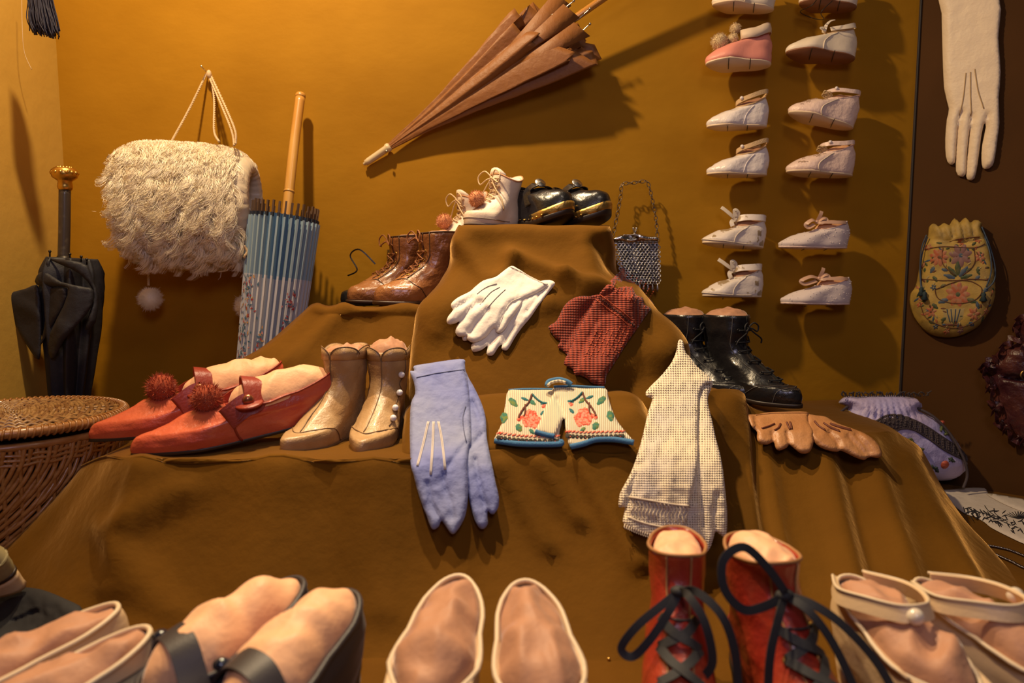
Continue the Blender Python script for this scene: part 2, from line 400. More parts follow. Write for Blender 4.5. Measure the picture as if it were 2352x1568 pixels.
# top of the step: back to the wall
back = []; lip = []; lip2 = []
for c in cols:
    x, y, z = c[0]; back.append((x, 1.325, max(z, ZC-.012)-.004)); lip.append((x, y+.006 if y < 1.28 else y+.003, z+.0012)); lip2.append((x, y+.025 if y < 1.28 else y+.008, z+.0015))
mid = [tuple((np.array(a)+np.array(b))/2) for a, b in zip(lip2, back)]
def spread(cs):
    return [(x, y-.03 if y < 1.2 else y, -.003) for x, y, z in cs]
foldsC = [(1680, 925, 1760, 1500, 26, 0.0184), (1632, 960, 1690, 1500, 20, 0.0115), (1745, 990, 1830, 1480, 22, 0.0115), (1240, 1060, 1330, 1200, 15, 0.0105), (1150, 1070, 1260, 1260, 16, 0.0105), (1330, 1060, 1460, 1300, 18, 0.0120),
          (860, 1080, 880, 1400, 40, 0.0085), (640, 1080, 560, 1400, 50, 0.0102), (330, 1080, 270, 1350, 36, 0.0119), (420, 1120, 300, 1200, 30, 0.0102), (250, 1220, 380, 1400, 30, 0.0085), (1060, 1150, 1040, 1450, 40, 0.0102), (1880, 1010, 1990, 1460, 28, 0.0136),
          (1990, 1030, 2130, 1460, 30, 0.0136), (2090, 1050, 2260, 1400, 22, 0.0102), (1500, 1050, 1520, 1450, 40, 0.0102), (740, 1090, 760, 1450, 30, -0.0085), (1940, 1030, 2060, 1460, 22, -0.0119)]
mb = patch([back, mid, lip2, lip]+rows+[spread(rows[-1])], 9, 9, foldsC, .0035, 7, 1.)
tag(mb.build('velvet_drape', m_velv), 'large ochre brown velvet cloth hanging over the main step to the floor', 'cloth', 'velvet display cloths')
# upper block cloth (top tier)
def grid(rws): return [[W_(p) for p in r] for r in rws]
mb = patch(grid([
    [(1085, 517, 1.31), (1062, 517, 1.22), (1066, 519, 1.14), (1150, 517, 1.14), (1240, 517, 1.14), (1330, 517, 1.14), (1392, 518, 1.14), (1394, 518, 1.22), (1370, 517, 1.31)],
    [(1080, 520, 1.31), (1054, 520, 1.20), (1061, 523, 1.105), (1150, 521, 1.10), (1240, 521, 1.10), (1330, 521, 1.10), (1396, 523, 1.105), (1400, 521, 1.20), (1372, 520, 1.31)],
    [(1072, 560, 1.31), (1042, 560, 1.20), (1047, 572, 1.098), (1140, 570, 1.085), (1240, 570, 1.08), (1330, 570, 1.085), (1410, 572, 1.098), (1414, 560, 1.20), (1385, 560, 1.31)],
    [(1060, 640, 1.31), (1030, 640, 1.19), (1034, 645, 1.08), (1110, 640, 1.05), (1230, 635, 1.05), (1345, 630, 1.05), (1432, 635, 1.09), (1440, 640, 1.20), (1410, 640, 1.31)],
    [(1010, 690, 1.31), (985, 690, 1.15), (970, 700, 1.035), (1080, 705, 1.01), (1230, 705, 1.01), (1370, 700, 1.02), (1500, 700, 1.06), (1500, 700, 1.2), (1470, 700, 1.31)],
    [(1000, 760, 1.31), (968, 760, 1.15), (958, 770, 1.02), (1080, 770, .995), (1230, 770, .99), (1370, 770, .995), (1552, 775, 1.04), (1550, 775, 1.2), (1520, 775, 1.31)],
    [(995, 830, 1.31), (960, 830, 1.14), (950, 840, 1.0), (1080, 840, .97), (1230, 840, .965), (1380, 840, .97), (1570, 840, 1.03), (1570, 840, 1.2), (1540, 840, 1.31)],
    [(990, 930, 1.31), (950, 930, 1.12), (938, 940, .97), (1080, 925, .94), (1230, 925, .935), (1380, 925, .94), (1590, 915, 1.0), (1590, 915, 1.2), (1560, 915, 1.31)],
    [(985, 990, 1.31), (940, 1000, 1.1), (925, 1020, .94), (1080, 990, .92), (1230, 990, .92), (1380, 990, .92), (1610, 985, .98), (1610, 985, 1.2), (1580, 985, 1.31)]]),
    10, 8, [(1176, 590, 1300, 640, 20, .010), (1300, 640, 1440, 700, 18, .010), (1060, 560, 1120, 640, 22, .006), (1380, 560, 1440, 640, 20, -.008), (1250, 700, 1480, 640, 24, .006), (1340, 560, 1360, 640, 26, .006),
            (1040, 650, 1010, 760, 30, .006), (1360, 860, 1540, 800, 40, .006), (1500, 720, 1450, 900, 30, -.006), (1200, 760, 1260, 900, 30, .004), (1180, 600, 1150, 640, 14, .007), (1440, 720, 1520, 840, 24, .007), (1290, 690, 1330, 790, 20, -.006)], .003, 9, 4., 1.5)
tag(mb.build('velvet_drape', m_velv), 'ochre velvet cloth over the tall central block, under white gloves and rust mitts', 'cloth', 'velvet display cloths')
# left tier cloth (brown boots stand on it)
mb = patch(grid([
    [(745, 703, 1.325), (728, 703, 1.24), (735, 705, 1.17), (850, 703, 1.17), (1010, 702, 1.17)],
    [(742, 706, 1.325), (716, 707, 1.22), (732, 709, 1.10), (850, 707, 1.09), (1010, 706, 1.09)],
    [(730, 735, 1.325), (690, 737, 1.22), (705, 732, 1.09), (850, 735, 1.08), (1010, 735, 1.08)],
    [(680, 790, 1.325), (610, 810, 1.22), (632, 788, 1.06), (840, 800, 1.05), (1000, 800, 1.05)],
    [(630, 850, 1.325), (540, 860, 1.21), (560, 845, 1.02), (820, 870, 1.01), (1000, 870, 1.01)],
    [(600, 960, 1.325), (500, 960, 1.19), (520, 960, .975), (800, 960, .96), (990, 960, .96)],
    [(590, 1010, 1.325), (480, 1010, 1.17), (500, 1025, .95), (800, 1025, .93), (990, 1010, .94)]]),
    12, 8, [(790, 720, 660, 840, 20, .008), (730, 715, 600, 830, 14, .005), (850, 740, 780, 900, 26, -.005), (930, 720, 900, 880, 34, .005)], .003, 9, 9., 1.5)
tag(mb.build('velvet_drape', m_velv), 'ochre velvet cloth over the left tier, below the brown ankle boots', 'cloth', 'velvet display cloths')
# low roll step under the wrist warmers
mb = patch(grid([
    [(930, 930, 1.02), (960, 915, 1.05), (1120, 900, 1.05), (1290, 895, 1.05), (1430, 897, 1.05), (1490, 930, 1.05)],
    [(925, 955, .95), (960, 925, .95), (1120, 905, .945), (1290, 900, .945), (1440, 902, .945), (1486, 940, .96)],
    [(928, 965, .92), (960, 940, .915), (1120, 925, .91), (1290, 922, .91), (1446, 925, .91), (1490, 950, .93)],
    [(925, 1000, .885), (960, 985, .875), (1120, 975, .87), (1290, 972, .87), (1462, 975, .87), (1500, 985, .89)],
    [(925, 1042, .85), (960, 1040, .842), (1120, 1036, .84), (1290, 1036, .84), (1474, 1040, .84), (1510, 1040, .86)],
    [(925, 1052, .85), (960, 1052, .845), (1120, 1048, .85), (1290, 1048, .85), (1474, 1052, .85), (1510, 1052, .87)]]),
    10, 7, [(1450, 950, 1380, 1000, 20, .003), (1120, 1030, 1470, 1034, 10, .003)], .002, 10, 2.)
tag(mb.build('velvet_drape', m_velv), 'low rounded velvet covered step under the knitted wrist warmers', 'cloth', 'velvet display cloths')
TREE = BVHTree.FromPolygons(BV[0], BV[1])
# ================================================================ shoes
GS = [(0, .74), (.18, .80), (.42, .72), (.70, 1.04), (.88, .96), (1, .85)]
def gsole(t): return np.interp(t, [g[0] for g in GS], [g[1] for g in GS])
class Shoe:
    """rings R (heel x, toe x, half width, z heel, z mid, z toe, foot-shape weight) from sole edge to topline"""
    def __init__(s, R, point=.15, bend=0, wr=.0008, wsc=40, seed=1., pw=.85):
        s.R = np.array(R, float); s.point = point; s.bend = bend; s.wr = wr; s.wsc = wsc; s.seed = seed; s.pw = pw
    def par(s, v):
        n = len(s.R)-1; x = min(max(v, 0), 1)*n; i = min(int(x), n-1); t = x-i; R = s.R
        a, b, c, d = R[max(i-1, 0)], R[i], R[i+1], R[min(i+2, n)]
        return .5*((2*b)+(c-a)*t+(2*a-5*b+4*c-d)*t*t+(3*b-a-3*c+d)*t**3)
    def raw(s, u, v, q=None):
        xh, xf, w, zh, zm, zf, k = s.par(v) if q is None else q
        a = 2*math.pi*u; c, sn = math.cos(a), math.sin(a); t = (1+c)/2; x = xh+(xf-xh)*t
        sh = (1-k)+k*float(gsole(t)); tp = max(0, (t-.62)/.38); sh *= 1-s.point*tp*tp*max(.3, k)
        y = w*math.copysign(abs(sn)**s.pw, sn)*sh + s.bend*w*(t-.4)*abs(t-.4)*3*k
        zc = 2*zm-.5*(zh+zf); z = zh*(1-t)**2+2*zc*t*(1-t)+zf*t*t
        return np.array((x, y, z))
    def S(s, u, v, off=0.):
        p = s.raw(u, v); e = 1e-3; v1 = min(v+e, 1); v0 = max(v-e, 0)
        du = s.raw(u+e, v)-s.raw(u-e, v); dv = s.raw(u, v1)-s.raw(u, v0); n = np.cross(du, dv); l = np.linalg.norm(n)
        n = n/l if l > 1e-12 else np.array((0, 0, 1.)); s.n = n
        d = 0
        if s.wr:
            d = s.wr*(ns(p, s.wsc, s.seed)+.6*ns((p[0], p[1]*.6, p[2]*2.2), s.wsc*2.2, s.seed+4))*min(1, v*4)
        return p+n*(off+d)
    def N(s, u, v): s.S(u, v); return s.n.copy()
    def grid(s, nu=56, nv=22, v0=0., v1=1., off=0, u0=0, u1=1):
        cl = (u1-u0) >= .999; mb = MB(); n = nu if cl else nu+1; V = [s.S(u0+(u1-u0)*i/nu, v0+(v1-v0)*j/nv, off) for j in range(nv+1) for i in range(n)]
        Fc = [(j*n+i, j*n+(i+1) % n, (j+1)*n+(i+1) % n, (j+1)*n+i) for j in range(nv) for i in range(n if cl else nu)]
        return mb.add(V, Fc, 0, [(p[0]*10, p[1]*10+p[2]*10) for p in V])
    def top(s, n=48, off=0): return [s.S(i/n, 1, off) for i in range(n)]
    def line(s, uv, off=.0008, sm=6): return [s.S(a, b, off) for a, b in (crom([(x, y) for x, y in uv], sm) if sm else uv)]
def upper(s, root, mat, name='upper', nv=22, nu=56, th=.0015): return s.grid(nu, nv).build(name, mat, root, world=False, solid=th)
def sole(s, root, mat, th=.003, out=.0012, name='sole', nu=48):
    rim = [s.raw(i/nu, 0) for i in range(nu)]; c = np.mean(rim, axis=0); mb = MB(); V = []
    def o(p, k): d = (p-c)*np.array((1, 1, 0)); return p+d/(np.linalg.norm(d)+1e-9)*k
    for k, dz in ((0, .0012), (out, .0010), (out*1.15, -.0005), (out, -th+.0006), (out*.4, -th)): V += [o(p, k)+np.array((0, 0, dz)) for p in rim]
    m = 5; Fc = [(j*nu+i, (j+1)*nu+i, (j+1)*nu+(i+1) % nu, j*nu+(i+1) % nu) for j in range(m-1) for i in range(nu)]
    # underside as a strip grid so it stays smooth
    b0 = (m-1)*nu
    h = nu//2
    for i in range(h): Fc.append((b0+i, b0+(nu-i) % nu, b0+(nu-i-1) % nu, b0+i+1))
    V2 = len(V); V += [o(p, -.002)+np.array((0, 0, .001)) for p in rim]
    for i in range(h): Fc.append((V2+i, V2+i+1, V2+(nu-i-1) % nu, V2+(nu-i) % nu))
    mb.add(V, Fc); return mb.build(name, mat, root, world=False)
def heel(s, root, mat, length=.25, th=.003, z=0., taper=.85, name='heel'):
    L = s.R[0][1]-s.R[0][0]; pts = []
    for i in range(-12, 13):
        u = .5+i/12*.5; p = s.raw(u, 0)
        if p[0] <= s.R[0][0]+L*length: pts.append(p)
    c = np.mean(pts, axis=0); n = len(pts); V = []
    for k, q in ((1.0, 0), (.96, .3), (taper, .8), (taper*1.02, 1)):
        for p in pts:
            zt = p[2]-th; V.append((c[0]+(p[0]-c[0])*k, c[1]+(p[1]-c[1])*k, zt+(z-zt)*q))
    Fc = [(j*n+i, (j+1)*n+i, (j+1)*n+(i+1) % n, j*n+(i+1) % n) for j in range(3) for i in range(n)]
    Fc += [tuple(range(n)), tuple(3*n+i for i in range(n-1, -1, -1))]
    mb = MB(); mb.add(V, Fc); return mb.build(name, mat, root, world=False)
def binding(s, root, mat, r=.0011, name='binding', v=1., off=0, n=48):
    return MB().tube([s.S(i/n, v, off) for i in range(n)], r, 6, True, 0).build(name, mat, root, world=False)
def stuffing(s, root, mat, h=.01, inset=.0018, amp=.003, name='stuffing', sc=45, seed=3., drop=.004, lean=0, k=16, vtop=1., pk=0):
    n = 64; rim = [s.raw(i/n, vtop) for i in range(n)]; c = np.mean(rim, axis=0); V = []
    for j in range(k+1):
        q = j/k; a = q*math.pi/2; cs = math.cos(a)
        for p in rim:
            d = p-c; l = np.linalg.norm(d[:2])+1e-9; e = max(0, 1-inset/l)
            x = c[0]+d[0]*e*cs; y = c[1]+d[1]*e*cs; z = p[2]*(1-q)+c[2]*q+h*math.sin(a)-drop*(1-q)+lean*(x-c[0])*math.sin(a)
            a1 = ns((x*.8, y*1.5, 0), sc*.9, seed); a2 = ns((x*1.5+y, y-x, 0), sc*.8, seed+7)
            z += amp*min(1, q*4)*(1.5*(.28-min(abs(a1), .4))*(1 if pk else .6)+1.0*(.2-abs(a2))+.5*ns((x, y, 0), sc*2.2, seed))
            V.append((x, y, z))
    Fc = [(j*n+i, j*n+(i+1) % n, (j+1)*n+(i+1) % n, (j+1)*n+i) for j in range(k) for i in range(n)]+[tuple(k*n+i for i in range(n))]
    mb = MB(); mb.add(V, Fc, 0, [(p[0]*10, p[1]*10) for p in V]); return mb.build(name, mat, root, world=False)
def strapmb(s, uv, w, t=.0012, off=.0012, mb=None):
    mb = mb or MB(); P_ = []; Nn = []
    for a, b in crom(uv, 6): P_.append(s.S(a, b, off)); Nn.append(s.n.copy())
    return mb.ribbon(P_, w, t, Nn, 0)
def seam(s, root, mat, lines, r=.0005, off=.0005, name='seam'):
    mb = MB()
    for l in lines: mb.tube(s.line(l, off), r, 5, False, 0)
    return mb.build(name, mat, root, world=False)
def laces(s, root, m_lace, m_eye, vs, du=.055, r=.0009, off=.002, er=.0016, flat=0, name='lace', bars=False, eyes=True):
    mb = MB(); ey = MB()
    for i, v in enumerate(vs):
        for sg in (-1, 1):
            p = s.S(sg*du, v, .0006); ey.torus(p, er, er*.35, s.n, 12, 5)
        if bars:
            pts = [s.S(a*du, v+.0*a, off+.0015*(1-a*a)) for a in (-1, -.5, 0, .5, 1)]
            if i+1 < len(vs): pts = pts+[s.S(du*.5, (v+vs[i+1])/2, .001)]
            (mb.ribbon(pts, flat, r, [s.n]*6 if False else tuple(s.n), 4) if flat else mb.tube(pts, r, 6, False, 4))
        elif i+1 < len(vs):
            for sg in (-1, 1):
                pts = []; nn = []
                for q in (0, .3, .5, .7, 1):
                    pts.append(s.S(sg*du*(1-2*q), v+(vs[i+1]-v)*q, off+(.0012 if sg > 0 else .0003)*math.sin(math.pi*q))); nn.append(s.n.copy())
                mb.ribbon(pts, flat, r*1.3, nn, 4) if flat else mb.tube(pts, r, 6, False, 4)
        else: mb.tube([s.S(a*du, v, off) for a in (-1, 0, 1)], r, 6, False, 4)
    o = mb.build(name, m_lace, root, world=False)
    if eyes: ey.build('eyelets', m_eye, root, world=False)
    return o
def bow(root, c, mat, A=(0, 1, 0), U=(0, 0, 1), Fd=(1, 0, 0), L=.02, tail=.03, r=.0009, flat=0, drop=(.3, -.8), name='bow', mir=1, spread=1.):
    """two loops and two tails; A = across, U = up, Fd = outward"""
    A, U, Fd, c = map(lambda q: np.array(q, float), (A, U, Fd, c)); mb = MB()
    def put(pts):
        q = [c+A*a+U*b+Fd*d for a, b, d in pts]
        if flat: mb.ribbon(q, flat, .0006, tuple(Fd*.5+U*.5+A*.2), 6)
        else: mb.tube(q, r, 6, False, 6)
    for sg in (1, -1):
        k = L*(1 if sg > 0 else mir)
        put([(0, 0, 0), (sg*k*.5*spread, k*.45, .004), (sg*k*1.05*spread, k*.15, .006), (sg*k*.9*spread, -k*.35, .006), (sg*k*.35, -k*.1, .004), (0, 0, .001)])
        put([(0, 0, .001), (sg*tail*.2, drop[1]*tail*.3, .004), (sg*tail*drop[0]*.9, drop[1]*tail*.7, .004), (sg*tail*drop[0], drop[1]*tail, .002)])
    mb.ball(tuple(c+Fd*.001), (flat or r)*1.1+r, 8); return mb.build(name, mat, root, world=False)
def pompom(root, c, R, mat, n=420, seed=1, name='pompom', world=False, w=.0009, sq=1.):
    rg = np.random.default_rng(seed); mb = MB(); mb.ball(c, R*.93, 16)
    n = n*4; w = w*.55; d = rg.normal(size=(n, 3)); d /= np.linalg.norm(d, axis=1)[:, None]; V = []; Fc = []
    for i in range(n):
        k = d[i]; t = np.cross(k, rg.normal(size=3)); t /= np.linalg.norm(t)+1e-9; l = R*(.97+.09*rg.random()); b = np.array(c); bend = rg.normal(size=3)*R*.12
        o = len(V); V += [b+k*R*.6+t*w, b+k*R*.6-t*w, b+k*l*.85+bend*.5-t*w*.8, b+k*l*.85+bend*.5+t*w*.8, b+k*l+bend]
        Fc += [(o, o+1, o+2, o+3), (o+3, o+2, o+4)]
    mb.add(V, Fc); return mb.build(name, mat, root, world=world)
def shoe_root(name, label, cat, loc, yaw, pitch=0, roll=0, group=None):
    """yaw: toe direction in degrees (0 = right, -90 = towards the viewer); pitch lifts the toe"""
    o = thing(name, label, cat, loc, group)
    Mx = Matrix.Rotation(math.radians(yaw), 4, 'Z') @ Matrix.Rotation(math.radians(-pitch), 4, 'Y') @ Matrix.Rotation(math.radians(roll), 4, 'X')
    o.rotation_euler = Mx.to_euler(); return o
def toe_at(px, py, Y, yaw, L): 
    """root location so that the toe lies at this photo point"""
    p = P(px, py, Y); a = math.radians(yaw); return (p.x-L*math.cos(a), p.y-L*math.sin(a), p.z)
# materials for leather, satin and stuffing
m_peach = M('peach_satin', (.82, .46, .25), .52, sheen=.4, bump=.1, bs=300, spec=.3, bump2=.2, bs2=35)
m_taupe = M('taupe_satin', (.46, .235, .135), .55, sheen=.35, bump=.1, bs=300, spec=.25, bump2=.2, bs2=35)
m_blk = M('black_leather', (.012, .011, .012), .3, bump=.15, bs=260, coat=.35, bump2=.2, bs2=60)
m_sole = M('dark_sole', (.03, .018, .012), .45)
m_ivory = M('ivory_leather', (.82, .70, .54), .45, bump=.15, bs=300)
m_brass = M('brass', (.75, .48, .12), .3, metal=1, bump=.3, bs=400)
m_steel = M('aged_silver', (.55, .53, .50), .3, metal=1, bump=.2, bs=500)
m_iron = M('dark_iron', (.05, .045, .04), .4, metal=.8)
m_string = M('cotton_lace', (.66, .48, .28), .7, bump=.5, bs=900)
def boot_rings(L, H, w=.034, hh=.0, sp=.003, ank=.40, topf=.46, lean=0., topw=.03, vh=.30, dip=0, xb=0, toeh=.2):
    hh2 = hh; return [(0, L, w*.93, hh, hh*.35+.001, sp, 1), (-.003, L*1.005, w, hh+.1*H, hh*.35+.09*H, sp+.09*H, 1), (-.004, L*.975, w*1.0, hh+.18*H, hh*.35+.18*H, sp+toeh*H, .9),
        (-.002, L*.86, w*.93, hh+.26*H, .28*H, vh*H, .7), (0, L*.70, w*.84, .37*H, .39*H, (vh+.12)*H, .45), (.004+lean*.2, L*(ank+.14), w*.78, .48*H, .50*H, .52*H, .25),
        (.004+lean*.45, L*(ank+.06)+lean*.45, topw*.92, .64*H, .65*H, .66*H, .1), (lean*.7, L*(topf)+lean*.7, topw*.97, .82*H, .82*H, .82*H, 0), (xb+lean, L*topf+lean, topw, H, H-dip, H, 0)]
def low_rings(L, w=.04, hh=.02, H=.06, sp=.003, throat=.52, tz=.045, side=.04, tw=.03, full=1., back=0.):
    return [(0, L, w*.92, hh, hh*.30+.001, sp, 1), (-.003, L*1.004, w, hh+.012, hh*.35+.010, sp+.008, 1), (-.005, L*.97, w*1.0, hh+.024, hh*.4+.022, sp+.018*full, .92),
            (-.004, L*.84, w*.96, hh+.6*(H-hh), hh*.5+.6*(side-hh*.5), sp+.028*full, .75), (-.001, L*(throat+.16), w*.88, hh+.85*(H-hh), .9*side, .92*tz, .7), (.004+back, L*throat, tw*1.04, H, side, tz, .75)]
# ---------------------------------------------------------------- brown ankle boots, left tier
m_brn = M('brown_leather', (.20, .070, .022), .3, col2=(.34, .14, .05), ns=16, bump=.4, bs=220, coat=.4, bump2=.4, bs2=60)
m_brsole = M('brown_sole', (.05, .022, .010), .45); m_blace = M('brown_lace', (.25, .09, .03), .7)
def brown_boot(px, Y, yaw, label, py=701):
    L = .150; r = shoe_root('ankle_boot', label, 'boot', toe_at(px, py, Y, yaw, L), yaw, 0, 0, 'brown laced ankle boots on the left tier')
    s = Shoe(boot_rings(L, .110, .035, .012, .006, .44, .50, 0, .032, .30, dip=-.002, toeh=.19), .05, 0, .0022, 55, px); upper(s, r, m_brn, th=.0018)
    sole(s, r, m_brsole, .005, .003); heel(s, r, m_brsole, .3, .005); stuffing(s, r, m_taupe, .004, .002, .003); binding(s, r, m_brsole, .001)
    seam(s, r, m_brsole, [[(.25, .02), (.2, .3), (.1, .44), (0, .42), (-.1, .44), (-.2, .3), (-.25, .02)], [(.09, .45), (.10, .7), (.095, 1)], [(-.09, .45), (-.10, .7), (-.095, 1)], [(.035, .46), (.035, .8), (.035, 1)]], .0006)
    laces(s, r, m_blace, m_brass, [.50, .57, .64, .72, .82], .06, .0010, .0022, .0020)
    bow(r, s.S(0, .95, .004), m_blace, (0, 1, 0), (0, 0, 1), (1, 0, 0), .022, .03, .0011, drop=(.8, -.3)); return r
brown_boot(862, 1.115, 212, 'brown leather laced ankle boot, front one of its pair on the left tier')
brown_boot(800, 1.20, 212, 'brown leather laced ankle boot, rear one of its pair on the left tier', 698)
# black shoe half hidden behind the brown boots
def hidden_shoe():
    L = .15; yaw = 200; r = shoe_root('ankle_boot', 'black leather boot mostly hidden behind the brown ankle boots', 'boot', toe_at(783, 700, 1.27, yaw, L), yaw)
    s = Shoe(boot_rings(L, .095, .030, .010, .004), .1); upper(s, r, m_blk); sole(s, r, m_sole, .005, .002); heel(s, r, m_sole, .3, .005); stuffing(s, r, m_taupe)
    MB().ribbon([(.09, .0, .07), (.115, -.01, .095), (.13, -.02, .085), (.12, -.01, .06), (.135, -.02, .05)], .0025, .0008, (.3, -1, .2)).build('lace', m_blk, r, world=False)
hidden_shoe()
# ---------------------------------------------------------------- black brogue boots, right tier
m_blace2 = M('black_lace', (.012, .012, .014), .7, bump=.4, bs=900)
def black_boot(px, py, Y, yaw, label):
    L = .165; r = shoe_root('laced_boot', label, 'boot', toe_at(px, py, Y, yaw, L), yaw, 0, 0, 'tall black laced boots on the right tier')
    s = Shoe(boot_rings(L, .128, .034, .018, .004, .36, .44, .0, .030, .22, toeh=.17), .25, 0, .0018, 60, px); upper(s, r, m_blk, nv=30)
    sole(s, r, m_sole, .005, .0025); heel(s, r, m_sole, .3, .005); stuffing(s, r, m_taupe, .010, .002, .005)
    seam(s, r, M('grey_stitch', (.10, .09, .08), .6), [[(.25, .02), (.18, .25), (.08, .36), (0, .37), (-.08, .36), (-.18, .25), (-.25, .02)], [(.14, .02), (.12, .2), (.05, .30), (0, .31), (-.05, .30), (-.12, .2), (-.14, .02)],
        [(.11, .45), (.13, .7), (.12, 1)], [(-.11, .45), (-.13, .7), (-.12, 1)]], .0005)
    ho = MB()
    for i in range(17):
        t = (i-8)/8; p = s.S(.13*t, .24-.0*abs(t) if abs(t) < .5 else .24-.16*(abs(t)-.5)*2, .0002); ho.torus(p, .0011, .0004, s.n, 8, 4)
    ho.build('brogue_holes', m_sole, r, world=False)
    seam(s, r, M('tongue_gap', (.004, .004, .004), .9), [[(0, .40), (0, .7), (0, .99)]], .0022, -.0004, 'tongue')
    laces(s, r, m_blace2, m_iron, [.43, .50, .58, .67, .77, .88], .075, .0011, .0022, .0022, bars=True)
    bow(r, s.S(0, .90, .004), m_blace2, (0, 1, 0), (0, 0, 1), (1, 0, 0), .016, .045, .0012, drop=(.7, -.55)); return r
black_boot(1838, 936, 1.045, -52, 'tall black laced boot with brogued toe cap, right one of its pair')
black_boot(1726, 927, 1.085, -52, 'tall black laced boot with brogued toe cap, half hidden by cream lace mitts')
# ---------------------------------------------------------------- beige button boots
m_beige = M('beige_leather', (.36, .205, .085), .38, col2=(.50, .32, .155), ns=18, bump=.45, bs=500, coat=.08, bump2=.2, bs2=90)
m_beigeb = M('beige_binding', (.16, .085, .035), .5); m_pearl = M('milk_glass', (.80, .80, .86), .12, coat=.6, sss=.1)
def button_boot(px, py, Y, yaw, side, label, sh):
    L = .155; H = .114; r = shoe_root('button_boot', label, 'boot', toe_at(px, py, Y, yaw, L), yaw, 0, 0, 'beige leather button boots on the main step')
    s = Shoe(boot_rings(L, H, .030, .010, .004, .36, .42, 0, .026, .20, toeh=.15), .30, 0, .0016, 60, px); upper(s, r, m_beige, nv=30)
    sole(s, r, m_beigeb, .004, .0018); heel(s, r, m_beigeb, .3, .004)
    stuffing(s, r, m_taupe, sh, .002, .006)
    # scalloped top pieces
    sc = MB()
    for u0 in (-.11, .11, .30, .5, .70):
        n = 14; V = []; c = s.S(u0, .93, .001)
        V = [s.S(u0+.105*math.cos(math.pi*i/n), .965, .0005)*1 + np.array((0, 0, .0105*math.sin(math.pi*i/n))) for i in range(n+1)]
        V = [s.S(u0+.105*math.cos(math.pi*i/n), .93, .0005) for i in range(n+1)]+V
        sc.add(V, [(i, i+1, n+2+i, n+1+i) for i in range(n)])
    sc.build('scalloped_top', m_beige, r, world=False, solid=.0008)
    q = MB()
    for u0 in (-.11, .11, .30, .5, .70): q.tube([s.S(u0+.105*math.cos(math.pi*i/14), .965, .0014)+np.array((0, 0, .0105*math.sin(math.pi*i/14))) for i in range(15)], .0006, 5, False, 0)
    q.build('scallop_binding', m_beigeb, r, world=False)
    a = side
    seam(s, r, m_beigeb, [[(a*-.02, .40), (0, .6), (0, .8), (0, .97)], [(.25, .02), (.2, .28), (.1, .38), (0, .385), (-.1, .38), (-.2, .28), (-.25, .02)], [(a*.14, .40), (a*.18, .5), (a*.15, .58), (a*.19, .66), (a*.15, .74), (a*.2, .82), (a*.2, .95)]], .0006)
    for v in (.45, .53, .65, .82):
        p = s.S(a*.15, v, .0035); b = MB().ball(p, .0042, 14); b.build('button', m_pearl, r, world=False)
    return r
button_boot(650, 1048, .845, -114, -1, 'beige leather button boot, left one, toe turned left', .006)
button_boot(826, 1052, .845, -97, 1, 'beige leather button boot, right one, tall stuffing in its top', .016)
# ---------------------------------------------------------------- red strap shoes
m_red = M('red_leather', (.50, .070, .032), .38, col2=(.60, .12, .055), ns=14, bump=.25, bs=260, coat=.3, bump2=.25, bs2=50)
m_redd = M('dark_red_leather', (.26, .030, .014), .4, bump=.25, bs=260); m_fuzz = M('rust_fur', (.36, .060, .018), .9, sheen=.4)
def red_shoe(px, py, Y, yaw, label):
    L = .236; r = shoe_root('strap_shoe', label, 'shoe', toe_at(px, py, Y, yaw, L), yaw, 0, 0, 'red leather strap shoes on the main step')
    s = Shoe(low_rings(L, .036, .034, .088, .002, .56, .052, .060, .031, 1.1), .45, 0, .0016, 40, px, .9); upper(s, r, m_red, nv=26)
    sole(s, r, m_sole, .003, .0008); heel(s, r, m_redd, .22, .003, 0, .8); binding(s, r, m_redd, .0013)
    stuffing(s, r, m_peach, .026, .002, .006, sc=30, seed=px)
    mb = MB(); c = [s.S(.185, .62, .0015), s.S(.180, .85, .003), s.S(.165, 1, .006), (L*.43, .014, .080), (L*.43, -.014, .080), s.S(-.165, 1, .005), s.S(-.18, .85, .003), s.S(-.185, .7, .001)]
    c = crom(c, 5); n = [np.array(p)-np.array((L*.5, 0, .045)) for p in c]
    n = [np.array((k[0]*.4, k[1], k[2])) for k in n]
    mb.ribbon(c, .027, .002, n, 0); st = mb.build('strap', m_redd, r, world=False)
    for sg in (1,):
        p = s.S(.176, .90, .003); MB().lathe([(.001, -.001), (.016, -.001), (.0165, .0005), (.015, .002), (.001, .0024)], tuple(p), tuple(s.n), 22).build('strap_tab', m_redd, st, world=False)
        p = s.S(.176, .90, .0085); MB().ball(p, .0070, 14, (1, .7, 1)).build('button', M('copper_button', (.35, .12, .06), .25, metal=.7), st, world=False)
    pompom(r, tuple(s.S(.03, .88, .012)), .018, m_fuzz, 700, px)
    seam(s, r, m_redd, [[(.25, .02), (.23, .4), (.2, .8)], [(-.25, .02), (-.23, .4), (-.2, .8)]], .0016)
red_shoe(302, 1046, .84, 206, 'red leather strap shoe with fur pompom, front one nearest the button boots')
red_shoe(206, 1012, .905, 206, 'red leather strap shoe, rear one with its toe over the wicker basket')
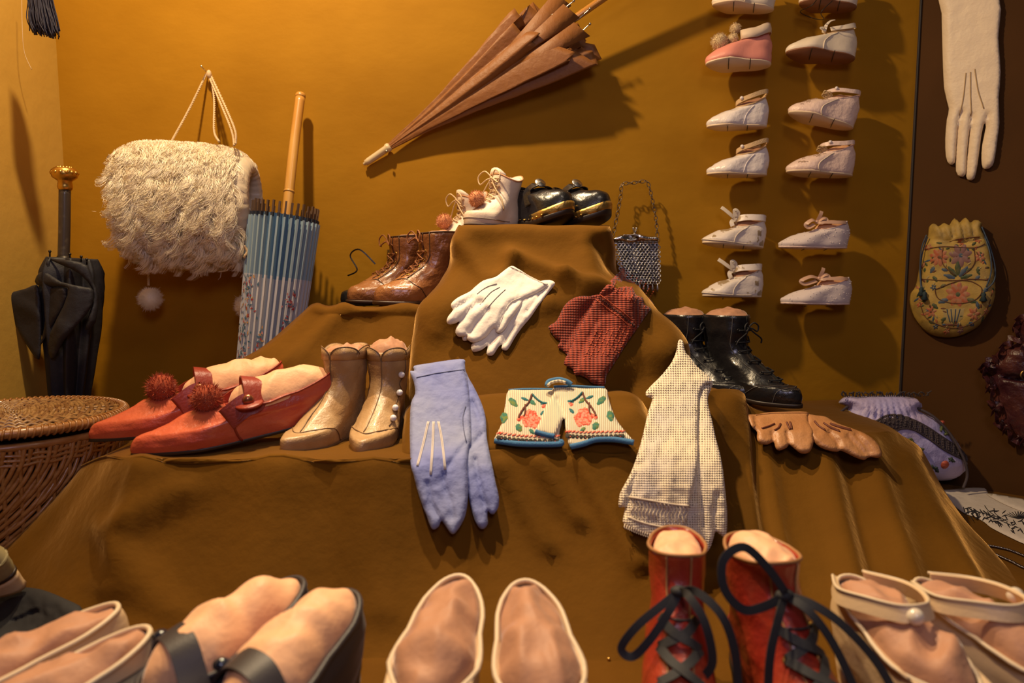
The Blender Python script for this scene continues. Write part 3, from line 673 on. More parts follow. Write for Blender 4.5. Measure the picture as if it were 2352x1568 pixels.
# ---------------------------------------------------------------- cream baby boots and black clogs on the top block
m_kid = M('white_kid', (.74, .62, .50), .5, col2=(.66, .52, .40), ns=20, bump=.2, bs=300); m_tan = M('tan_binding', (.55, .27, .12), .6)
m_puff = M('orange_fluff', (.62, .27, .12), .9, sheen=.5)
def baby_boot(px, py, Y, yaw, pitch, label, H=.082):
    L = .098; r = shoe_root('baby_boot', label, 'baby boot', toe_at(px, py, Y, yaw, L), yaw, pitch, 0, 'cream laced baby boots on the top block')
    s = Shoe(boot_rings(L, H, .030, .001, .004, .42, .50, -.006, .025, .30, toeh=.22, dip=.012), .0, 0, .0008, 60, px); upper(s, r, m_kid)
    sole(s, r, M('grey_sole', (.22, .17, .14), .6), .002, .001); binding(s, r, m_tan, .0013); stuffing(s, r, M('pale_lining', (.62, .56, .56), .6), .002, .003, .002)
    seam(s, r, M('grey_sole', (0, 0, 0)), [[(x/10, .14) for x in range(-3, 4)]], .0006)
    t = MB(); t.add([s.S(u, .97, -.001)+np.array((.001, 0, k*.012*math.cos(u*8))) for k in (0, 1) for u in np.linspace(-.13, .13, 9)], [(i, i+1, i+10, i+9) for i in range(8)]); t.build('tongue', m_kid, r, world=False, solid=.0012)
    laces(s, r, m_string, m_tan, [.55, .63, .72, .82, .93], .06, .0010, .002, .0016)
    bow(r, s.S(0, .93, .004), m_string, (0, 1, 0), (0, 0, 1), (1, 0, 0), .024, .055, .0011, drop=(.55, -.9))
    pompom(r, tuple(s.S(.0, .47, .011)), .0125, m_puff, 450, px)
    return r
baby_boot(1072, 519, 1.115, 222, 0, 'cream baby boot with orange pompom, upright at the edge of the top block')
baby_boot(1003, 545, 1.20, 214, -10, 'cream baby boot behind the upright one, toe hanging off the block', .078)
m_gold = M('worn_gilt', (.62, .38, .09), .38, col2=(.06, .045, .03), ns=60, lo=.5, hi=.62, metal=.85, bump=.3, bs=300)
def clog(px, py, Y, yaw, label):
    L = .105; r = shoe_root('clog', label, 'clog', toe_at(px, py, Y, yaw, L), yaw, 0, 0, 'black clogs on the top block')
    s = Shoe([(0, L, .032, .014, .008, .024, 1), (-.001, L*1.01, .033, .022, .016, .034, 1), (-.002, L*.95, .032, .038, .028, .050, .9), (0, L*.78, .030, .050, .042, .055, .7), (.003, L*.60, .025, .058, .050, .056, .4), (.006, L*.52, .021, .064, .055, .059, .3)], .0, 0, .0008, 60, px)
    upper(s, r, m_blk); sole(s, r, m_sole, .007, .0015); heel(s, r, m_sole, .32, .007); stuffing(s, r, m_sole, .002, .003, .001, drop=.008); binding(s, r, m_blk, .0014)
    b = s.grid(40, 4, .03, .24, .0012, -.27, .27); b.build('brass_toe_band', m_gold, r, world=False, solid=.0008)
    st = MB()
    for u in list(np.linspace(.18, .40, 8))+list(np.linspace(-.40, -.18, 8)): st.ball(s.S(u, .10, .001), .0022, 8, (1, 1, .7))
    st.build('studs', m_gold, r, world=False)
    w = MB(); w.ribbon([s.S(.25, .45, .001), s.S(.2, .85, .002), s.S(.12, 1, .004)+np.array((0, 0, .003)), (L*.44, 0, .0645), s.S(-.12, 1, .004)+np.array((0, 0, .003)), s.S(-.2, .85, .002), s.S(-.25, .45, .001)], .014, .0016, [(0, 1, .3), (0, 1, .8), (.3, .5, 1), (.4, 0, 1), (.3, -.5, 1), (0, -1, .8), (0, -1, .3)]); sp = w.build('strap', m_blk, r, world=False)
    dk = MB(); c = np.array((L*.50, -.008, .067)); dk.lathe([(.001, -.001), (.0085, -.001), (.0090, .0003), (.0075, .0014), (.003, .0016), (.0005, .0026)], tuple(c), (.7, -.35, .7), 24); dk.build('clasp_disc', m_steel, sp, world=False)
clog(1310, 518, 1.12, -42, 'black leather clog with brass toe band, left one on the top block')
clog(1398, 518, 1.14, -38, 'black leather clog with brass toe band, right one near the mesh purse')
# ---------------------------------------------------------------- front row on the floor
m_crm = M('cream_leather', (.62, .44, .25), .45, bump=.15, bs=300); m_crmb = M('cream_binding', (.66, .52, .34), .5)
def pump(px, py, Y, yaw, label, seed):
    L = .225; r = shoe_root('pump', label, 'shoe', tuple(P(px, py, Y)[:2])+(0,), yaw, 0, 0, 'cream pumps in the front row')
    s = Shoe(low_rings(L, .038, .050, .108, .003, .62, .070, .085, .034, 1.1), .35, 0, .0008, 40, seed, 1.0); upper(s, r, m_crm, nv=24)
    sole(s, r, m_sole, .003, .001); heel(s, r, m_crm, .2, .003, 0, .6); binding(s, r, m_crmb, .0020)
    stuffing(s, r, m_taupe, .020, .003, .009, sc=26, seed=seed, pk=.8); return r
pump(1058, 1350, .615, -98, 'cream pump with taupe stuffing, left one in the front row centre', 3)
pump(1204, 1322, .605, -84, 'cream pump with taupe stuffing, right one rising to a pointed back', 8)
# dark strap shoes with peach stuffing
m_dk = M('dark_fabric', (.028, .022, .024), .5, bump=.3, bs=700, sheen=.1)
def dark_shoe(px, Y, yaw, label, seed):
    L = .225; r = shoe_root('strap_shoe', label, 'shoe', tuple(P(px, 1400, Y)[:2])+(0,), yaw, 0, 0, 'dark button-strap shoes in the front row')
    s = Shoe(low_rings(L, .040, .050, .105, .003, .62, .066, .080, .034), .25, 0, .0008, 40, seed); upper(s, r, m_dk, nv=24)
    sole(s, r, m_sole, .003, .001); heel(s, r, m_dk, .2, .003, 0, .7); binding(s, r, m_dk, .0026)
    stuffing(s, r, m_peach, .030, .003, .007, sc=26, seed=seed, lean=-.05)
    k = MB(); pts = [s.S(.20, .8, .002), s.S(.15, .98, .003)+np.array((0, 0, .003)), (L*.50, .012, .094), (L*.49, -.012, .095), s.S(-.17, .99, .004)+np.array((0, 0, .003)), s.S(-.22, .75, .002)]
    k.ribbon(pts, .020, .002, [(0, 1, .3), (.2, .7, .7), (.3, .2, 1), (.3, -.2, 1), (.2, -.7, .7), (0, -1, .3)]); st = k.build('strap', m_dk, r, world=False)
    MB().ball(tuple(s.S(-.165, .99, .008)+np.array((0, 0, .006))), .0062, 14, (1, 1, .8)).build('button', M('jet_button', (.01, .015, .03), .12, coat=.8), st, world=False)
dark_shoe(700, .615, -130, 'dark button-strap shoe with peach stuffing, left one of its pair', 2)
dark_shoe(815, .590, -118, 'dark button-strap shoe with peach stuffing, right one of its pair', 6)
# cream shoes with taupe stuffing at the left end
def left_shoe(px, Y, yaw, label, seed, zt):
    L = .23; r = shoe_root('slip_on_shoe', label, 'shoe', tuple(P(px, 1400, Y)[:2])+(0,), yaw, 0, 0, 'pale shoes at the left end of the front row')
    s = Shoe(low_rings(L, .038, .035, zt, .003, .62, .055, .068, .032), .25, 0, .0008, 40, seed); upper(s, r, m_crm, nv=24)
    sole(s, r, m_sole, .003, .001); heel(s, r, m_crm, .2, .003, 0, .7); binding(s, r, m_crmb, .0022); stuffing(s, r, m_taupe, .014, .003, .009, sc=26, seed=seed, pk=.6)
left_shoe(285, .60, -143, 'pale shoe with brown stuffing at the far left, rear one', 4, .088)
left_shoe(352, .560, -135, 'pale shoe with brown stuffing at the far left, front one', 9, .088)
# cream bar shoes with pearl buttons at the right end
def bar_shoe(px, Y, yaw, label, seed):
    L = .215; r = shoe_root('bar_shoe', label, 'shoe', tuple(P(px, 1400, Y)[:2])+(0,), yaw, 0, 0, 'cream bar shoes at the right end of the front row')
    s = Shoe(low_rings(L, .037, .040, .098, .003, .64, .060, .074, .034), .2, 0, .0008, 40, seed); upper(s, r, m_crm, nv=24)
    sole(s, r, m_sole, .003, .001); heel(s, r, m_crm, .2, .003, 0, .7); binding(s, r, m_crmb, .0018); stuffing(s, r, m_taupe, .022, .003, .010, sc=28, seed=seed, pk=.8)
    k = MB(); pts = [s.S(.43, .99, .002), (.16*L, .031, .096), (.28*L, .027, .099), (.38*L, .015, .100), (.41*L, 0, .101), (.38*L, -.015, .100), (.28*L, -.027, .099), (.16*L, -.031, .096), s.S(.57, .99, .002)]
    nn = [(-.4, 1, .2), (0, 1, .3), (.3, 1, .4), (.8, .7, .5), (1, 0, .5), (.8, -.7, .5), (.3, -1, .4), (0, -1, .3), (-.4, -1, .2)]
    k.ribbon(pts, .013, .002, nn); st = k.build('strap', m_crm, r, world=False)
    e = MB(); q = crom(pts, 6)
    e.tube([p+np.array((-.002, 0, .006)) for p in q], .0014, 6, False, 0); e.build('strap_edge', m_crmb, st, world=False)
    MB().ball((.41*L, -.006, .099) if seed == 5 else (.33*L, .026, .100), .0068, 16).build('button', M('pearl', (.72, .62, .48), .25, coat=.5), st, world=False)
bar_shoe(1930, .64, -74, 'cream bar shoe with pearl button, left one at the right end', 5)
bar_shoe(2090, .63, -52, 'cream bar shoe with pearl button, right one near the corner', 12)
# red laced boots with black laces
m_oxb = M('oxblood_leather', (.30, .024, .012), .33, col2=(.42, .06, .02), ns=16, bump=.25, bs=260, coat=.35, bump2=.25, bs2=50)
m_inner = M('worn_lining', (.34, .16, .055), .55)
def red_boot(px, py, Y, yaw, label, tonguec, seed, st):
    L = .20; H = .136; tw = .024 if seed < 3 else .028; p = P(px, py, Y); r = shoe_root('laced_boot', label, 'boot', (p.x, p.y, 0), yaw, 0, 0, 'red laced boots in the front row')
    s = Shoe(boot_rings(L, H, .034, .03, .004, .40, .36, .0, tw, .26, dip=.004, toeh=.18), .2, 0, .0012, 50, seed); upper(s, r, m_oxb, nv=30)
    sole(s, r, m_sole, .004, .002); heel(s, r, m_sole, .27, .004); binding(s, r, m_inner, .0016)
    stuffing(s, r, m_peach, st, .004, .004, seed=seed, lean=-.1)
    T = MB(); n = 10; V = [s.S(u, v, -.002-.001*math.cos(u*20))+np.array((.004*(v > 1), 0, 0)) for v in (.5, .6, .7, .8, .9, .99) for u in np.linspace(-.09, .09, n)]
    T.add(V, [(j*n+i, j*n+i+1, j*n+n+i+1, j*n+n+i) for j in range(5) for i in range(n-1)]); T.build('tongue', M('crimson_tongue', (.22, .010, .022), .35), r, world=False, solid=.0015)
    seam(s, r, m_inner, [[(.05, .45), (.055, .7), (.06, 1)], [(-.05, .45), (-.055, .7), (-.06, 1)], [(.25, .02), (.18, .30), (.1, .38), (0, .39), (-.1, .38), (-.18, .3), (-.25, .02)]], .0009)
    laces(s, r, m_blace2, m_brass, [.42, .52, .63, .75], .085, .0010, .004, .003, flat=.0072)
    return r, s
r1, s1 = red_boot(1548, 1400, .655, -100, 'red laced boot with black laces and crimson tongue, left one of its pair', 1, 1, .004)
c = s1.S(0, .84, .008)
k = MB()
k.ribbon([c, c+(.010, -.016, -.010), c+(.018, -.034, -.024), c+(.022, -.045, -.040), c+(.022, -.036, -.046), c+(.018, -.022, -.032), c+(.01, -.008, -.012), c], .0065, .001, (1, .3, .6))
k.ribbon([c, c+(.012, .012, .006), c+(.022, .030, -.006), c+(.026, .040, -.030), c+(.030, .044, -.062), c+(.038, .050, -.095)], .0065, .001, (1, .3, .2))
k.ribbon([c, c+(.016, .006, .004), c+(.026, .018, -.012), c+(.03, .024, -.04), c+(.03, .016, -.055)], .0065, .001, (1, 0, .3))
k.ball(tuple(c), .006, 10, (1, 1.3, .8)); k.build('bow', m_blace2, r1, world=False)
r2, s2 = red_boot(1695, 1400, .640, -78, 'red laced boot with black laces looping high, right one of its pair', 2, 5, .010)
c = s2.S(-.02, .86, .008)
k = MB()
k.ribbon([c, c+(.006, -.020, -.004), c+(.008, -.040, -.004), c+(.004, -.054, .012), c+(-.002, -.052, .032), c+(-.004, -.034, .040), c+(.000, -.016, .024), c+(.004, -.002, .004)], .0068, .001, (1, 0, .45))
k.ribbon([c, c+(.014, .014, -.002), c+(.026, .034, -.016), c+(.040, .056, -.044), c+(.060, .070, -.085), c+(.07, .074, -.10)], .0065, .001, (1, 0, .4))
k.ribbon([c, c+(.016, .010, -.006), c+(.028, .024, -.028), c+(.044, .036, -.064), c+(.062, .044, -.095)], .0065, .001, (1, 0, .4))
k.ribbon([c, c+(.014, -.014, -.012), c+(.024, -.026, -.034), c+(.030, -.030, -.064), c+(.04, -.030, -.09)], .0068, .001, (1, 0, .3))
k.ball(tuple(c), .0065, 10, (1, 1.3, .8)); k.build('bow', m_blace2, r2, world=False)
# ---------------------------------------------------------------- baby shoes pinned to the wall
m_satin = M('white_satin', (.88, .80, .76), .3, bump=.15, bs=150, sheen=.2, bump2=.35, bs2=45); m_pinkl = M('pink_leather', (.80, .30, .23), .45, bump=.15, bs=300)
m_csole = M('cream_sole', (.80, .62, .42), .5); m_bsole = M('tan_sole', (.24, .095, .04), .5); m_blush = M('blush_satin', (.84, .63, .54), .4, bump=.2, bs=200, bump2=.3, bs2=50)
m_broc = M('ivory_brocade', (.84, .74, .66), .4, col2=(.40, .29, .17), ns=70, lo=.56, hi=.60, bump=.3, bs=300, detail=2); m_linen = M('dotted_linen', (.76, .65, .62), .7, bump=.3, bs=700)
m_croch = M('crochet_trim', (.62, .42, .22), .8, bump=.9, bs=500); m_ribp = M('peach_ribbon', (.62, .38, .26), .4); m_ribi = M('ivory_ribbon', (.80, .69, .54), .4)
m_pcollar = M('cream_collar', (.74, .58, .42), .55, bump=.15, bs=300); m_fluffc = M('cream_fluff', (.66, .50, .28), .9, sheen=.4)
def wall_shoe(x0, x1, py, H, label, name, upm, solem, kind, group, roll=0, pitch=0, Y=1.292, throat=.5, stuff=m_taupe, sh=.004):
    a, b = P(x0, py, Y), P(x1, py, Y); L = (b-a).length
    r = shoe_root(name, label, 'baby shoe', (b.x, Y, b.z), 180, pitch, roll, group); w = min(.027, L*.25)
    s = Shoe([(0, L, w*.9, .001, .001, .003, 1), (-.001, L*1.01, w, .006, .005, .009, 1), (-.003, L*.96, w*.98, .35*H, .30*H, .28*H, .9), (-.004, L*.78, w*.88, .62*H, .5*H, .50*H, .7), (-.001, L*(throat+.08), w*.74, .86*H, .62*H, .62*H, .4), (.002, L*throat, w*.66, H, .72*H, .68*H, .3)], .25, 0, .001, 70, py)
    upper(s, r, upm, nv=18, nu=44, th=.001); sole(s, r, solem, .0016, .0005); stuffing(s, r, stuff, sh+.004, .0015, .003, seed=py, k=6); 
    pn = MB()
    for q in (.35, .68): pn.tube([(L*q+.004, w*.95, -.0032), (L*q-.004, -.2*w, -.0035)], .0007, 5, False, 0)
    pn.build('pins', m_iron, r, world=False)
    sd = 1                                                     # side facing the viewer
    if kind == 'crochet':
        binding(s, r, m_croch, .0016); k = MB(); pts = [s.S(.62, .98, .001), s.S(.45, 1, .004)+np.array((0, 0, .006)), s.S(.36, 1, .004)+np.array((0, 0, .011)), s.S(.22, 1, .004)+np.array((0, 0, .011)), s.S(.10, 1, .002)+np.array((0, 0, .008)), s.S(0, 1, 0)+np.array((0, 0, .006)), s.S(-.2, 1, .002)+np.array((0, 0, .008)), s.S(-.4, 1, .002)+np.array((0, 0, .005))]
        k.ribbon(pts, .0075, .0018, [(-1, 0, 0), (-.7, .7, 0), (-.2, 1, .1), (.2, 1, .1), (.8, .6, .1), (1, 0, .1), (0, -1, 0), (-.5, -.5, 0)]); st = k.build('strap', m_croch, r, world=False)
        MB().ball(s.S(.12, 1, .006)+np.array((0, 0, .008)), .0032, 10).build('button', m_satin, st, world=False)
        seam(s, r, m_satin, [[(.27, .05), (.27, .4), (.26, .85)]], .0006)
    elif kind == 'rosette':
        binding(s, r, m_blush, .0012); k = MB(); pts = [s.S(.55, .9, .001), s.S(.42, 1, .003)+np.array((0, 0, .003)), s.S(.28, 1, .004)+np.array((0, 0, .009)), s.S(.14, 1, .003)+np.array((0, 0, .011)), s.S(0, 1, .001)+np.array((0, 0, .010)), s.S(-.2, 1, .002)+np.array((0, 0, .008))]
        k.ribbon(pts, .0075, .0014, [(-1, 0, 0), (-.5, 1, .1), (0, 1, .2), (.6, .8, .2), (1, 0, .2), (0, -1, 0)]); st = k.build('strap', m_blush, r, world=False)
        MB().ball(s.S(.15, 1, .006)+np.array((0, 0, .011)), .003, 10).build('button', m_satin, st, world=False)
        ro = MB(); c = s.S(.05, .93, .004)
        for i in range(16):
            t = i*2.4; q = .0015+.0004*i; ro.ribbon([c+np.array((math.cos(t)*q, .003+math.sin(t)*q*.6, math.sin(t)*q*.6+.002)), c+np.array((math.cos(t+1)*q*1.3, .004+math.sin(t+1)*q*.6, math.sin(t+1)*q*.7+.003)), c+np.array((math.cos(t+2)*q, .003+math.sin(t+2)*q*.6, math.sin(t+2)*q*.6))], .002, .0006, (0, 1, .5), 3)
        ro.build('rosette', M('straw_ribbon', (.60, .42, .20), .5), r, world=False)
        seam(s, r, m_ribi, [[(.23, .03), (.215, .3), (.22, .6), (.2, .85)]], .0009)
        e = MB()
        for i in range(14): u = .06+.10*rng.random(); v = .35+.4*rng.random(); e.tube([s.S(u, v, .0006), s.S(u+.01, v+.02, .001), s.S(u+.02, v+.01*rng.random(), .0005)], .0004, 4, False, 3)
        e.build('embroidery', M('beige_thread', (.48, .34, .24), .6), r, world=False)
    elif kind == 'bow':
        binding(s, r, m_ribi, .0010); k = MB(); pts = [s.S(.55, .9, .001), s.S(.44, 1, .003)+np.array((0, 0, .002)), s.S(.30, 1, .004)+np.array((0, 0, .010)), s.S(.16, 1, .002)+np.array((0, 0, .014)), s.S(0, 1, -.002)+np.array((0, 0, .014)), s.S(-.2, 1, .002)+np.array((0, 0, .012)), s.S(-.4, 1, .002)]
        k.ribbon(pts, .011, .0014, [(-1, 0, 0), (-.5, 1, .1), (0, 1, .2), (.6, .8, .2), (1, 0, .2), (0, -1, 0), (-1, -1, 0)]); k.build('strap', upm, r, world=False)
        k = MB(); c = s.S(.06, 1, .003)+np.array((0, 0, .010))
        k.ribbon([c, c+(.010, .004, .006), c+(.021, .004, .014), c+(.027, .003, .018)], .007, .0006, (0, 1, .4)); k.ribbon([c, c+(.008, .004, -.006), c+(.006, .005, -.014)], .007, .0006, (.3, 1, 0)); k.ribbon([c, c+(-.002, .005, .010), c+(.004, .006, .014), c+(.002, .004, .002)], .007, .0006, (0, 1, .3))
        k.ball(c, .004, 8); k.build('bow', m_ribi, r, world=False)
        seam(s, r, m_ribi, [[(.24, .03), (.235, .4), (.22, .98)], [(.35, .1), (.2, .1), (.1, .13), (0, .16)]], .0008)
    elif kind == 'ribbon':
        binding(s, r, m_linen, .0010); e = MB()
        for i in range(60): e.ball(s.S(.04+.44*rng.random(), .15+.75*rng.random(), .0004), .0007, 6)
        e.build('beads', m_satin, r, world=False); k = MB(); c = s.S(.08, 1, .003)+np.array((0, 0, .010)); g = 1 if roll < 3 else 1.6
        k.ribbon([c, c+(.010*g, .005, .003), c+(.020*g, .004, -.004), c+(.016*g, .004, -.010), c+(.006, .004, -.004)], .0075, .0006, (.2, .8, .8)); k.ribbon([c, c+(-.008, .005, .006), c+(-.014, .005, .004), c+(-.006, .005, -.002), c], .0075, .0006, (0, .8, .8))
        k.ribbon([s.S(.4, 1, .001), s.S(.3, 1, .003)+np.array((0, 0, .006)), s.S(.15, 1, .003)+np.array((0, 0, .010)), c], .006, .0006, [(-.4, 1, .3), (0, 1, .4), (.3, 1, .4), (.5, 1, .5)]); k.ribbon([c, c+(-.004, .005, .012), c+(-.006, .004, .018)], .006, .0006, (0, 1, 0)); k.ball(c, .0035, 8)
        k.build('bow', m_ribp, r, world=False)
    elif kind == 'pink':
        k = MB(); n = 26
        V = []
        for j, (o, dz) in enumerate(((-.0, .010), (.003, .013), (.0055, .010), (.0065, .002), (.006, -.007))):
            V += [s.S(.10+.80*i/n, 1, o)+np.array((0, 0, dz)) for i in range(n+1)]
        k.add(V, [(j*(n+1)+i, j*(n+1)+i+1, (j+1)*(n+1)+i+1, (j+1)*(n+1)+i) for j in range(4) for i in range(n)]); k.build('collar', m_pcollar, r, world=False, solid=.001)
        binding(s, r, m_pcollar, .0012); pompom(r, tuple(s.S(.03, .62, .009)), .014, m_fluffc, 420, 3); pompom(r, tuple(s.S(.02, 1, .004)+np.array((.002, .004, .018))), .009, m_fluffc, 260, 4); pompom(r, tuple(s.S(.04, .82, .007)), .009, m_fluffc, 260, 5)
        seam(s, r, m_croch, [[(.33, .98), (.2, .9), (.1, .93), (.05, 1)]], .001)
    elif kind == 'plain':
        binding(s, r, m_croch, .0012); k = MB(); c = s.S(.08, 1, .003)+np.array((0, 0, .003))
        k.ribbon([c, c+(-.003, .003, .010), c+(-.010, .003, .018), c+(-.018, .003, .021)], .006, .0007, (.5, .9, .2), wf=lambda q: 1.2-q); k.ribbon([c, c+(.004, .006, -.003), c+(.008, .007, 0), c+(.002, .005, .003)], .005, .0007, (0, 1, .5)); k.ball(c, .004, 8); k.build('bow', m_ribi, r, world=False)
        k = MB(); k.ribbon([s.S(.6, .98, .001), s.S(.44, 1, .003)+np.array((0, 0, .004)), s.S(.3, 1, .004)+np.array((0, 0, .004)), s.S(.15, 1, .003)+np.array((0, 0, .004))], .009, .0012, [(-1, 0, 0), (-.4, 1, 0), (0, 1, .2), (.5, 1, .3)]); k.build('strap', upm, r, world=False)
        seam(s, r, m_ribi, [[(.24, .05), (.235, .4), (.22, .98)]], .0009)
    return r
g1 = 'baby shoes pinned to the wall, left column'; g2 = 'baby shoes pinned to the wall, right column'
wall_shoe(1636, 1776, 24, .05, 'cream baby shoe cut by the top edge, left column', 'baby_shoe', m_ivory, m_csole, 'plain', g1, 8, 4)
wt = wall_shoe(1836, 1966, 20, .05, 'brown soled baby shoe cut by the top edge, right column', 'baby_shoe', m_ivory, m_bsole, 'plain', g2, 14, 4)
b = MB(); b.tube([tuple(P(1882, -10, 1.27)), tuple(P(1865, 12, 1.26)), tuple(P(1838, 27, 1.30)), tuple(P(1868, 42, 1.31)), tuple(P(1892, 44, 1.28)), tuple(P(1886, 28, 1.26)), tuple(P(1912, 2, 1.26))], .0007, 5, sm=6); tag(b.build('hanging_wire', m_iron), 'thin dark wire loop below the brown soled baby shoe at the top', 'wire')
wall_shoe(1622, 1770, 150, .062, 'pink leather baby bootee with cream cuff and fluffy pompoms', 'baby_bootee', m_pinkl, m_csole, 'pink', g1, 16, 0, 1.29)
wall_shoe(1805, 1962, 138, .055, 'cream baby shoe with tan sole and upright ribbon end', 'baby_shoe', m_ivory, m_bsole, 'plain', g2, 17, 5, 1.29)
wall_shoe(1624, 1760, 292, .050, 'white satin baby shoe with crochet strap, upper of its pair', 'baby_shoe', m_satin, m_csole, 'crochet', g1, 4, -1)
wall_shoe(1624, 1760, 403, .050, 'white satin baby shoe with crochet strap, lower of its pair', 'baby_shoe', m_satin, m_csole, 'crochet', g1, 4, 0)
wall_shoe(1806, 1958, 296, .058, 'blush satin baby shoe with straw rosette, toe tilted up', 'baby_shoe', m_blush, m_csole, 'rosette', g2, 10, 13, stuff=m_peach)
wall_shoe(1806, 1956, 405, .054, 'blush satin baby shoe with button strap, level one of its pair', 'baby_shoe', m_blush, m_csole, 'rosette', g2, 6, 3, stuff=m_peach)
wall_shoe(1613, 1752, 570, .048, 'ivory brocade baby shoe with wide ribbon bow, upper of its pair', 'baby_shoe', m_broc, m_csole, 'bow', g1, 8, 4, sh=.010)
wall_shoe(1614, 1748, 682, .050, 'ivory brocade baby shoe with ribbon bow, just above black boots', 'baby_shoe', m_broc, m_csole, 'bow', g1, 6, 0, sh=.008)
wall_shoe(1789, 1944, 570, .046, 'pale beaded baby shoe with small peach ribbon, upper of its pair', 'baby_shoe', m_linen, m_blush, 'ribbon', g2, 2, 0, stuff=m_peach, sh=.008)
wall_shoe(1794, 1950, 699, .047, 'pale beaded baby shoe with long peach ribbon loop, lowest right', 'baby_shoe', m_linen, m_blush, 'ribbon', g2, 4, 0, stuff=m_peach, sh=.008)
# ================================================================ gloves, mitts and other cloth things
def flat_thing(name, label, cat, poly, sf, group=None):
    c = np.mean(np.array(poly), axis=0); return thing(name, label, cat, tuple(sf.at(c[0], c[1])), group)
# white gloves on the upper block
m_wglove = M('white_cotton', (.78, .71, .64), .75, bump=.25, bs=1200, sheen=.2, bump2=.25, bs2=90)
Z2 = lambda p: zz(900, 560, 3.136, p)
pb = Z2([(1100, 262), (1175, 280), (1150, 325), (1125, 355), (1060, 440), (1000, 530), (940, 600), (890, 670), (840, 755), (815, 768), (790, 755), (795, 725), (770, 740), (735, 795), (705, 806), (682, 790), (690, 735), (645, 765), (590, 778), (572, 755), (575, 725), (600, 690), (560, 690), (520, 700), (508, 680), (520, 640), (700, 480), (900, 330)])
sf = Surf(pb, .003); g = flat_thing('glove', 'white cotton glove lying underneath, its fingers reaching lowest', 'glove', pb, sf, 'white gloves on the upper block')
puff(pb, sf, .005, 8, Z2([(870, 590), (840, 660), (810, 720)]) and [Z2([(880, 590), (840, 660), (800, 720)]), Z2([(800, 600), (740, 680), (690, 740)]), Z2([(1110, 300), (1050, 400), (960, 500)])], wr=.0012).build('glove_body', m_wglove, g)
pf = Z2([(860, 160), (905, 178), (960, 212), (1000, 240), (1050, 262), (1118, 284), (1118, 305), (1050, 350), (985, 380), (945, 400), (930, 440), (895, 500), (850, 560), (810, 620), (775, 643), (748, 628), (744, 605), (720, 620), (690, 660), (640, 695), (585, 712), (545, 690), (536, 665), (510, 668), (480, 668), (458, 640), (465, 600), (490, 560), (450, 575), (410, 580), (395, 560), (405, 525), (440, 478), (428, 455), (432, 425), (480, 385), (560, 345), (600, 310), (660, 265), (745, 240), (800, 200)])
sf2 = Surf(pf, .0085); g2_ = flat_thing('glove', 'white cotton glove lying on top with three stitched points', 'glove', pf, sf2, 'white gloves on the upper block')
go = puff(pf, sf2, .006, 8, [Z2([(500, 560), (560, 480), (620, 420)]), Z2([(560, 640), (620, 560), (690, 480)]), Z2([(440, 470), (520, 430), (580, 390)]), Z2([(770, 610), (800, 520), (850, 440), (930, 400)]), Z2([(600, 440), (650, 420)])], wr=.0014, cw=6).build('glove_body', m_wglove, g2_)
e = Emb(sf2, .0005); mg = M('grey_thread', (.25, .22, .20), .7)
for l in ([(757, 293), (700, 310), (655, 335), (615, 368)], [(778, 318), (720, 350), (680, 390), (635, 440)], [(818, 335), (780, 370), (740, 410), (690, 465)]): e.line(Z2(l), .0005, mg)
e.build('stitched_points', g2_)
e = Emb(sf2, .0006); mw = M('white_thread', (.70, .63, .55), .8)
e.line(Z2([(850, 170), (960, 222), (1110, 300)]), .0006, mw); e.line(Z2([(770, 610), (800, 520), (850, 430), (930, 390)]), .0006, mw); e.build('hem_stitching', g2_)
# rust crochet mitts
m_rust = knit('rust_crochet', (.25, .026, .006), (.06, .005, .002), 14, 14, holes=0, rough=.8, strength=1.0)
m_rusth = knit('rust_openwork', (.28, .032, .008), (.08, .006, .002), 9, 16, holes=0, rough=.8, strength=1.2)
pa = Z2([(1500, 370), (1430, 378), (1350, 378), (1290, 402), (1240, 450), (1210, 510), (1180, 560), (1128, 598), (1150, 640), (1180, 680), (1212, 702), (1194, 742), (1230, 768), (1262, 800), (1350, 900), (1500, 700), (1560, 500)])
sf = Surf(pa, .003); g = flat_thing('crochet_mitt', 'rust red crochet mitt lying underneath, scalloped edge spread to the left', 'mitt', pa, sf, 'rust crochet mitts on the upper block')
puff(pa, sf, .004, 8, [Z2([(1460, 385), (1380, 500), (1300, 640), (1240, 740)])], wr=.0012, bumps=[(*Z2([(1350, 420)])[0], *Z2([(1180, 640)])[0], 14, .003)]).build('mitt_body', m_rust, g)
pc = Z2([(1662, 172), (1685, 192), (1690, 252), (1735, 272), (1795, 328), (1838, 378), (1888, 440), (1850, 490), (1820, 530), (1775, 600), (1730, 660), (1690, 720), (1640, 800), (1590, 880), (1545, 950), (1540, 1000), (1518, 1028), (1480, 1015), (1440, 1000), (1400, 965), (1350, 945), (1318, 945), (1300, 900), (1240, 868), (1262, 800), (1290, 740), (1330, 640), (1400, 520), (1480, 380), (1540, 305), (1590, 250), (1635, 205), (1650, 178)])
sf = Surf(pc, .006); g = flat_thing('crochet_mitt', 'rust red crochet mitt on top, pointed cuff beside the mesh purse', 'mitt', pc, sf, 'rust crochet mitts on the upper block')
puff(pc, sf, .005, 9, [Z2([(1330, 900), (1380, 740), (1480, 560)]), Z2([(1690, 260), (1600, 330), (1500, 380)])], wr=.0016, bumps=[(*Z2([(1450, 600)])[0], *Z2([(1380, 900)])[0], 16, .004), (*Z2([(1650, 500)])[0], *Z2([(1500, 900)])[0], 16, .004)]).build('mitt_body', m_rusth, g)
e = Emb(sf, .0010); mr2 = M('rust_cord', (.42, .07, .02), .8)
